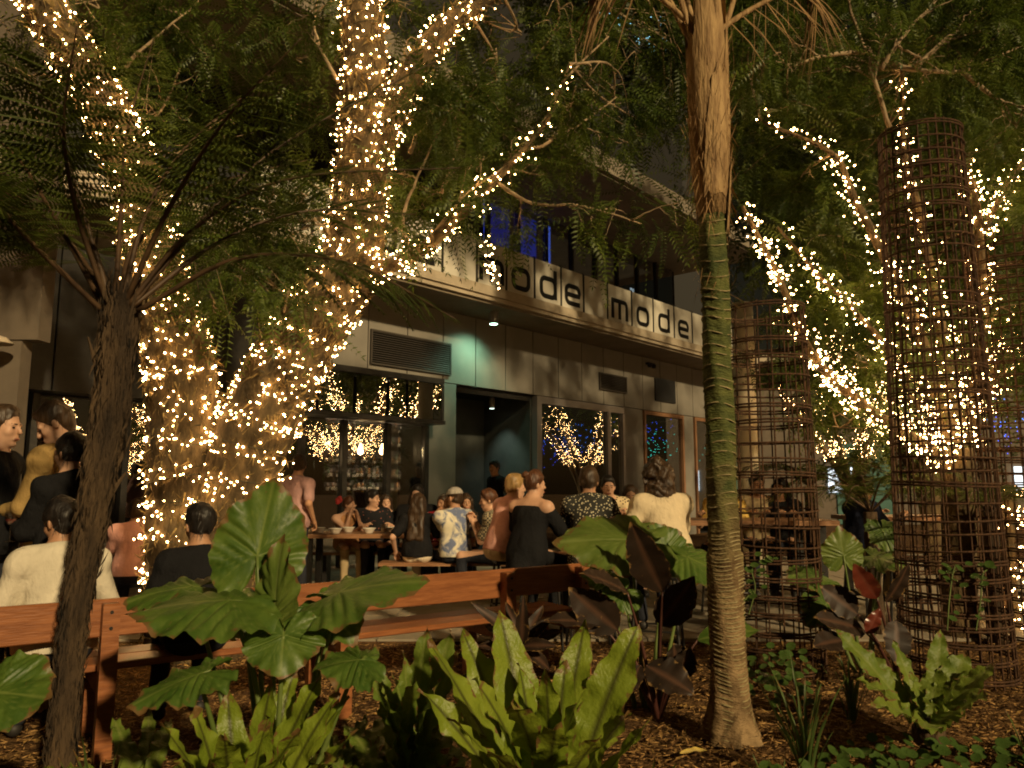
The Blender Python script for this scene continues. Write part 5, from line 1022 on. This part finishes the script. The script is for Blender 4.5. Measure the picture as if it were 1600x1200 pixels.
def ear(parent, root, a, tip, Ya, Yt, w_px, nrm, m='ear', droop=.12, wav=.012, rib=.012, sbow=(0, 0, .0)):
    b = at(a[0], a[1], Ya); t = at(tip[0], tip[1], Yt); W = w_px * Ya / 1200; mid = (np.asarray(root) + b) / 2 + np.asarray(sbow)
    leaf(parent, heart_leaf(b, t, W, nrm, droop, rib, wav=wav), M[m], [root, mid, b - np.array([0, 0, .004])], M['stalk'], (.017, .011, .007))
TC = lambda x: unit(np.array([0, -1., .35]) + np.array(x))          # facing the camera and the sky, plus a tilt
r0 = ground_at(440, 3.05)
e1 = thing('elephant_ear_plant', 'large elephant ear plant with broad veined leaves in front of the bench', 'plant', tuple(r0))
ear(e1, r0, (402, 868), (428, 742), 3.2, 3.26, 150, TC((.1, 0, -.1)), 'ear', .06)
ear(e1, r0 + [.02, 0, 0], (428, 962), (432, 834), 3.1, 3.1, 92, TC((-.5, 0, -.1)), 'eary', .10)
ear(e1, r0 + [-.03, 0, 0], (358, 936), (192, 938), 3.0, 2.92, 215, (-.1, -.22, 1), 'ear', .16, .016, .016, (.05, 0, .1))
ear(e1, r0 + [-.02, .02, 0], (300, 915), (188, 925), 3.35, 3.3, 130, (-.3, -.35, .9), 'ear', .2)
ear(e1, r0 + [.03, .01, 0], (530, 924), (662, 890), 3.08, 3.0, 200, (.12, -.34, 1), 'ear', .14, .014, .013)
ear(e1, r0 + [.02, -.02, 0], (443, 992), (436, 1062), 2.9, 2.82, 128, TC((0, -.2, .2)), 'ear', .06)
ear(e1, r0 + [.04, .02, 0], (512, 952), (560, 1000), 3.2, 3.15, 110, TC((.5, 0, .4)), 'ear', .1)
ear(e1, r0 + [.05, 0, 0], (560, 1030), (486, 1036), 2.95, 2.9, 140, (0, -.25, 1), 'ear', .14)
ear(e1, r0 + [-.05, -.03, 0], (310, 1052), (196, 1092), 2.75, 2.65, 130, (-.1, -.25, 1), 'ear', .16, .014)
ear(e1, r0 + [0, .05, 0], (380, 960), (350, 1000), 3.3, 3.3, 60, TC((-.4, 0, .2)), 'eary', .1)
r1_ = ground_at(-60, 2.75); e2 = thing('elephant_ear_plant', 'single broad elephant ear leaf poking in at the lower left edge', 'plant', tuple(r1_)); ear(e2, r1_, (-10, 1080), (78, 1088), 2.6, 2.55, 150, (.1, -.8, .8), 'ear', .08)
r2_ = ground_at(1000, 5.0); e3 = thing('elephant_ear_plant', 'elephant ear plant with a big veined leaf at the right end of the bench', 'plant', tuple(r2_))
ear(e3, r2_, (985, 842), (862, 838), 4.95, 4.9, 150, (-.2, -.7, 1), 'eary', .12, .016, .016); ear(e3, r2_ + [.04, .04, 0], (1040, 865), (1020, 815), 5.1, 5.1, 90, TC((.2, 0, 0)), 'ear', .08); ear(e3, r2_ + [.08, 0, 0], (1075, 870), (1150, 900), 5.0, 4.9, 120, (.3, -.6, 1), 'ear', .14)
ear(e3, r2_ + [-.06, 0, 0], (950, 905), (905, 895), 5.0, 5.0, 60, (-.2, -.6, 1), 'ear', .1); ear(e3, r2_ + [0, .03, 0], (975, 925), (945, 950), 4.9, 4.85, 70, TC((-.2, 0, .2)), 'ear', .1)
r3_ = ground_at(1330, 5.9); e4 = thing('elephant_ear_plant', 'elephant ear plant with a bright scalloped leaf between the cages', 'plant', tuple(r3_))
ear(e4, r3_, (1318, 868), (1312, 822), 5.9, 5.9, 66, TC((-.1, 0, -.1)), 'eary', .08, .012); ear(e4, r3_ + [.05, 0, 0], (1370, 870), (1420, 885), 6.0, 5.9, 70, (.2, -.6, 1), 'ear', .1); ear(e4, r3_ + [-.05, 0, 0], (1275, 900), (1230, 905), 5.9, 5.8, 80, (-.2, -.6, 1), 'ear', .1); ear(e4, r3_ + [.06, 0, 0], (1380, 830), (1395, 870), 6.2, 6.1, 60, TC((.3, 0, 0)), 'ear', .1); ear(e4, r3_ + [0, -.05, 0], (1290, 945), (1260, 975), 5.7, 5.6, 70, TC((-.2, 0, .3)), 'ear', .12)
# dark philodendrons
def philo(parent, root, a, tip, Ya, Yt, w_px, nrm, m='maroon', bend=.06):
    b = at(a[0], a[1], Ya); t = at(tip[0], tip[1], Yt); leaf(parent, strap_leaf(b, t, w_px * Ya / 1200, nrm, bend, .008, 20, .18, 20, 9, OVATE), M[m], [root, (np.asarray(root) * .45 + b * .55) + [0, 0, .05], b], M['dstalk'], (.014, .010, .006))
q = ground_at(1020, 4.75); d1 = thing('dark_philodendron', 'dark maroon leaved philodendron beside the palm trunk', 'plant', tuple(q))
for a, t, Ya, Yt, w_, nn, m in (((1035, 925), (985, 815), 4.7, 4.62, 62, (-.5, -1, .1), 'maroon'), ((980, 925), (905, 895), 4.7, 4.6, 52, (0, -.5, 1), 'maroon'), ((965, 985), (888, 918), 4.75, 4.7, 62, (-.4, -1, .3), 'maroon'), ((1030, 975), (1085, 900), 4.8, 4.7, 60, (.3, -1, .2), 'maroon'), ((1010, 1040), (1085, 1085), 4.55, 4.4, 62, (.1, -.9, .8), 'maroon'),
                              ((1055, 1040), (1052, 1005), 4.6, 4.55, 44, (.4, -1, .2), 'maroon'), ((1060, 1060), (1078, 1010), 4.6, 4.55, 40, (.2, -1, .2), 'maroon'), ((1090, 1000), (1190, 985), 4.8, 4.7, 46, (.1, -.6, 1), 'ear'), ((940, 975), (850, 970), 4.75, 4.65, 44, (0, -.5, 1), 'maroon'), ((1000, 1040), (975, 1090), 4.5, 4.4, 30, (-.3, -1, .5), 'maroon')): philo(d1, q, a, t, Ya, Yt, w_, nn, m)
q = ground_at(815, 4.9); d2 = thing('dark_cordyline', 'dark cordyline rosette in front of the bench right half', 'plant', tuple(q)); hub = at(815, 1010, 4.85); mk('stem', MB().tube([q, hub], [.02, .016], 7), M['dstalk'], d2)
for k, (x, y) in enumerate(((770, 955), (790, 940), (818, 930), (850, 945), (862, 965), (872, 1010), (860, 1048), (800, 1030), (768, 1000), (755, 975), (735, 940), (745, 1010), (880, 985))): leaf(d2, strap_leaf(hub, at(x, y, 4.85 + .12 * math.sin(k * 2.3)), .085, (0, -1, .6), .14, .006, 8, .3, 14, 5, OVATE), M['maroon'])
q = ground_at(1385, 5.5); d3 = thing('red_philodendron', 'philodendron with a deep red upright leaf before the tall cage', 'plant', tuple(q))
for a, t, Ya, Yt, w_, nn, m in (((1370, 935), (1333, 880), 5.4, 5.35, 34, (-.6, -1, .1), 'redleaf'), ((1385, 940), (1420, 880), 5.5, 5.4, 34, (.5, -1, .2), 'maroon'), ((1355, 990), (1375, 950), 5.4, 5.4, 22, (-.3, -1, .1), 'redleaf'), ((1340, 960), (1280, 915), 5.5, 5.5, 46, (-.3, -1, .5), 'maroon'), ((1400, 970), (1400, 1040), 5.3, 5.2, 44, (0, -1, .4), 'maroon'), ((1350, 985), (1270, 965), 5.5, 5.4, 50, (0, -.7, .8), 'maroon'), ((1320, 1000), (1270, 1010), 5.4, 5.3, 44, (0, -.7, .8), 'maroon')): philo(d3, q, a, t, Ya, Yt, w_, nn, m)
# bird's nest ferns
def nest(label, x, Y, tips, wpx, m, wav=.012, wf=16, by=None, bend=.12):
    g = ground_at(x, Y); t = thing('nest_fern', label, 'fern', tuple(g)); hub = g + [0, 0, .06]
    mk('crown_base', MB().lathe([(.09, -.06), (.08, .02), (.05, .06), (0, .07)], hub, 12), M['bark'], t, smooth=True)
    for k, (tx, ty, Yt, ws) in enumerate(tips):
        tp = at(tx, ty, Yt); out = unit((tp - hub) * [1, 1, 0] + [1e-3, 0, 0]); nn = np.array([0, -.55, .35]) - out * .5 + [0, 0, .25]; b = hub + out * .04
        leaf(t, strap_leaf(b, tp, wpx * ws * Yt / 1200, -nn if False else nn, bend * rnd.uniform(.6, 1.6), wav * (.5 + .5 * ws) * rnd.uniform(.8, 1.5), wf * rnd.uniform(.85, 1.2), .16, 40, 9, twist=rnd.uniform(-.5, .5)), M[m])
nest('bright bird nest fern with tall glossy strap leaves in the centre front', 850, 2.95, [(668, 1000, 2.95, 1.), (722, 985, 3.2, .9), (780, 952, 3.15, 1.25), (915, 968, 3.2, .9), (998, 975, 3.1, 1.15), (655, 1075, 2.8, .85), (800, 1095, 2.55, 1.15), (852, 1045, 2.8, .8), (915, 1075, 2.75, 1.), (985, 1112, 2.7, 1.1), (1020, 1120, 2.8, .6), (810, 1035, 3.0, .9), (740, 1060, 2.7, 1.), (885, 1030, 3.1, .9), (940, 1150, 2.45, .9), (760, 1170, 2.4, .9), (700, 1120, 2.6, .8), (870, 1130, 2.5, 1.), (965, 1030, 3.2, .8)], 60, 'nest', .014, 26)
nest('bird nest fern below the elephant ears at the lower left', 405, 2.85, [(355, 1078, 2.9, 1.), (505, 1050, 3.0, .95), (462, 1040, 3.1, .85), (530, 1082, 2.9, .8), (546, 1088, 3.0, .7), (425, 1062, 3.0, 1.), (300, 1100, 2.7, .9), (250, 1130, 2.6, .9), (560, 1140, 2.7, .8), (350, 1150, 2.4, 1.1), (470, 1140, 2.5, 1.), (420, 1120, 2.6, .9), (520, 1180, 2.4, .9), (270, 1190, 2.4, .9), (330, 1195, 2.3, 1.)], 50, 'nest', .013, 26)
nest('small crinkled bird nest fern between the two larger ferns', 645, 3.5, [(588, 1045, 3.5, .9), (612, 1050, 3.4, .8), (630, 1015, 3.5, .7), (668, 978, 3.6, .9), (705, 985, 3.65, 1.1), (575, 1060, 3.3, .7), (690, 1060, 3.3, .8), (650, 1060, 3.2, .8), (715, 1020, 3.5, .9), (600, 1090, 3.2, .8)], 46, 'nest2', .016, 30)
nest('ruffled bird nest fern sprawling before the tall cage', 1425, 4.35, [(1300, 980, 4.5, .8), (1330, 1060, 4.2, .8), (1395, 1000, 4.6, .6), (1470, 985, 4.6, .7), (1510, 1020, 4.5, 1.), (1555, 1035, 4.3, .9), (1545, 1085, 4.0, .9), (1440, 1140, 3.7, 1.1), (1500, 1110, 3.8, .9), (1420, 1050, 4.4, .8), (1460, 1040, 4.5, .9), (1360, 1100, 3.9, .8), (1350, 1020, 4.6, .7), (1500, 1060, 4.2, .8)], 44, 'nest2', .017, 30)
# crinkled sprawling ferns along the bottom
def crinkle(label, x, Y, n, lg, seed, m='nest2'):
    g = ground_at(x, Y); t = thing('crocodile_fern', label, 'fern', tuple(g)); rr = random.Random(seed)
    for k in range(n):
        a = k * 2.4 + seed; d = np.array([math.cos(a), math.sin(a), 0]); l = lg * rr.uniform(.75, 1.2); tp = g + d * l * .85 + [0, 0, rr.uniform(.3, .75) * lg]; leaf(t, strap_leaf(g + [0, 0, .02], tp, rr.uniform(.07, .10), (0, 0, 1), rr.uniform(.15, .35), .016, 46, .05, 34, 7), M[m])
crinkle('dark crinkled fern spilling along the bottom edge beside the centre nest fern', 625, 3.3, 20, .5, 1); crinkle('crinkled fern at the bottom left under the strap leaves', 255, 3.2, 16, .5, 2); crinkle('crinkled fern low behind the left nest fern', 545, 3.6, 18, .46, 4)
# strap lilies
def lily(label, x, Y, n, h, w_=.026, seed=0, spread=.5):
    g = ground_at(x, Y); t = thing('strap_lily', label, 'plant', tuple(g)); rr = random.Random(seed)
    for k in range(n):
        a = k * 2.4 + seed; d = np.array([math.cos(a), math.sin(a), 0]); l = h * rr.uniform(.6, 1.15); tp = g + d * l * rr.uniform(.25, 1) * spread + [0, 0, l * rr.uniform(.75, 1)]; leaf(t, strap_leaf(g + d * .02, tp, w_ * rr.uniform(.8, 1.2), -d + [0, 0, .6], rr.uniform(.04, .22), .002, 6, .4, 12, 3, GRASS), M['lily'])
lily('tall strap leaved lily clump at the lower right of the palm', 1240, 3.75, 30, .52, .019, 3, .55); lily('strap leaved lily clump behind the larger lily', 1310, 4.7, 20, .40, .018, 5, .45); lily('strap leaved lily at the lower left before the bench post', 185, 2.95, 16, .46, .022, 7, .5); lily('slim lily sprig at the right edge', 1575, 4.0, 9, .34, .03, 9, .5); lily('lily clump peeping beside the bottom of the centre fern', 1000, 3.1, 7, .42, .03, 11, .5); lily('lily clump at the bottom right corner', 1200, 3.2, 22, .34, .017, 13, .7)
# round leaved ground cover and the climber on the cage
def rounds(label, pts, name='ground_cover'):
    g = np.mean(pts, axis=0) * [1, 1, 0]; t = thing(name, label, 'plant', tuple(g)); proto = None
    for p, s in pts_s(pts):
        nn = unit(np.array([rnd.uniform(-.6, .6), -.6 + rnd.uniform(-.3, .3), 1])); X = unit(np.cross(nn, [rnd.uniform(-1, 1), 1, .2])); th = np.linspace(0, 2 * math.pi, 15)[:-1]
        if proto is None:
            V = np.concatenate([[[0, 0, -.12]], np.stack([.6 * np.cos(th), .55 * np.sin(th), 0 * th - .03], 1), np.stack([np.cos(th), .9 * np.sin(th), .04 * np.sin(3 * th) + .02], 1)]); F = [(0, 1 + j, 1 + (j + 1) % 14) for j in range(14)] + [(1 + j, 15 + j, 15 + (j + 1) % 14, 1 + (j + 1) % 14) for j in range(14)]
            o = mk('leaf', (V + g, F), M['round'], t, smooth=True); proto = o
        else: o = bpy.data.objects.new('leaf', proto.data); COL.objects.link(o); o.parent = t
        Mx = Matrix(((*np.stack([X, np.cross(nn, X), nn], 1)[0], 0), (*np.stack([X, np.cross(nn, X), nn], 1)[1], 0), (*np.stack([X, np.cross(nn, X), nn], 1)[2], 0), (0, 0, 0, 1)))
        o.matrix_local = Matrix.Translation(tuple(p - g)) @ Mx @ Matrix.Scale(s, 4)
    return t
def pts_s(pts): return [(np.asarray(p), rnd.uniform(.020, .036)) for p in pts]
def patch(x0, x1, Y0, Y1, n, h=.13): return [np.array([at(rnd.uniform(x0, x1), 757, 1)[0] * Y, Y, rnd.uniform(.03, h)]) for Y in np.linspace(Y0, Y1, n)]
rounds('glossy round leaved ground cover at the bottom right', patch(1260, 1540, 3.35, 4.1, 150)); rounds('glossy round leaved plants by the foot of the short cage', patch(1150, 1260, 4.9, 5.5, 70, .3)); rounds('round leaved clump at the far lower right', patch(1540, 1640, 3.4, 4.2, 50)); rounds('round leaved seedlings beside the lily near the palm', patch(1170, 1290, 3.3, 3.7, 50))
cv = []
for L in (((1480, 985), (1483, 940), (1488, 900), (1492, 885)), ((1525, 985), (1532, 940), (1535, 900), (1542, 890)), ((1170, 960), (1180, 920), (1175, 890), (1190, 880)), ((1165, 1010), (1150, 960), (1170, 930))): cv.append(spline([at(x, y, 5.33 if x > 1300 else 5.62) for x, y in L], 6))
cl_pts = [c[-1] + rng.standard_normal(3) * [.07, .02, .04] for c in cv for _ in range(6)] + [c[rng.integers(2, len(c))] + rng.standard_normal(3) * [.04, .02, .03] for c in cv for _ in range(6)]
t = rounds('small round leaved climber growing up the rusty cages', cl_pts, 'climbing_vine')
for c in cv: mk('stem', MB().tube(c, .005, 5), M['stalk'], t)
# ------------------------------------------------------------------ leaf litter and wood chips on the soil
def litter(n, tm, tf, name, label, m, cat, sc, Y0=2.3, Y1=6.9):
    Y = Y0 + (Y1 - Y0) * rng.random(n) ** 1.5; X = rng.uniform(-.78, .78, n) * Y; T = np.stack([X, Y, rng.uniform(.0, .022, n)], 1); d = rng.standard_normal((n, 3)) * [1, 1, .16]; Zh = rng.standard_normal((n, 3)) * .35 + [0, 0, 1]
    V, F = scatter(tm, tf, T, rot_frames(d, Zh) * (rng.uniform(*sc, (n, 1, 1)) * np.stack([np.ones(n), rng.uniform(.5, 1.2, n), np.ones(n)], 1)[:, None])); mk(name, (V, F), m, kind='stuff', label=label, cat=cat)
tm = np.array([(-1, -.22, 0), (1, -.16, 0), (1, .2, 0), (-1, .18, 0), (-1, -.2, .12), (1, -.14, .1), (1, .18, .12), (-1, .16, .1)]); tf_ = np.array([(4, 5, 6, 7), (0, 1, 5, 4), (1, 2, 6, 5), (2, 3, 7, 6), (3, 0, 4, 7)])
litter(26000, tm, tf_, 'wood_chips', 'brown wood chip mulch scattered over the garden bed', M['chip'], 'mulch', (.008, .026))
tl = np.array([(-1, 0, .0), (-.2, .3, .14), (1, 0, .1), (-.2, -.3, .12), (.3, 0, .0)]); tlf = np.array([(0, 4, 1, 1), (1, 4, 2, 2), (2, 4, 3, 3), (3, 4, 0, 0)])[:, :3]
litter(6500, tl, tlf, 'leaf_litter', 'curled dry leaf litter lying on the mulch', M['dleaf'], 'leaf litter', (.016, .042))
fl_ = at(1085, 1186, 1); fy = CAMZ / ((CAMZ - fl_[2])); p = CPOS + (fl_ - CPOS) * fy
G = strap_leaf(p + [-.075, -.01, .03], p + [.075, .025, .035], .045, (0, -.2, 1), .06, .004, 9, .3, 14, 5, OVATE)
mk('fallen_leaf', (G[0], G[1]), pmat('yellow_leaf', (.55, .40, .08), (.62, .46, .12), rough=.5, scale=20, vein=(.7, .58, .25)), smooth=True, attr=G[2], label='single yellow fallen leaf on the mulch at the foot of the palm', cat='leaf')
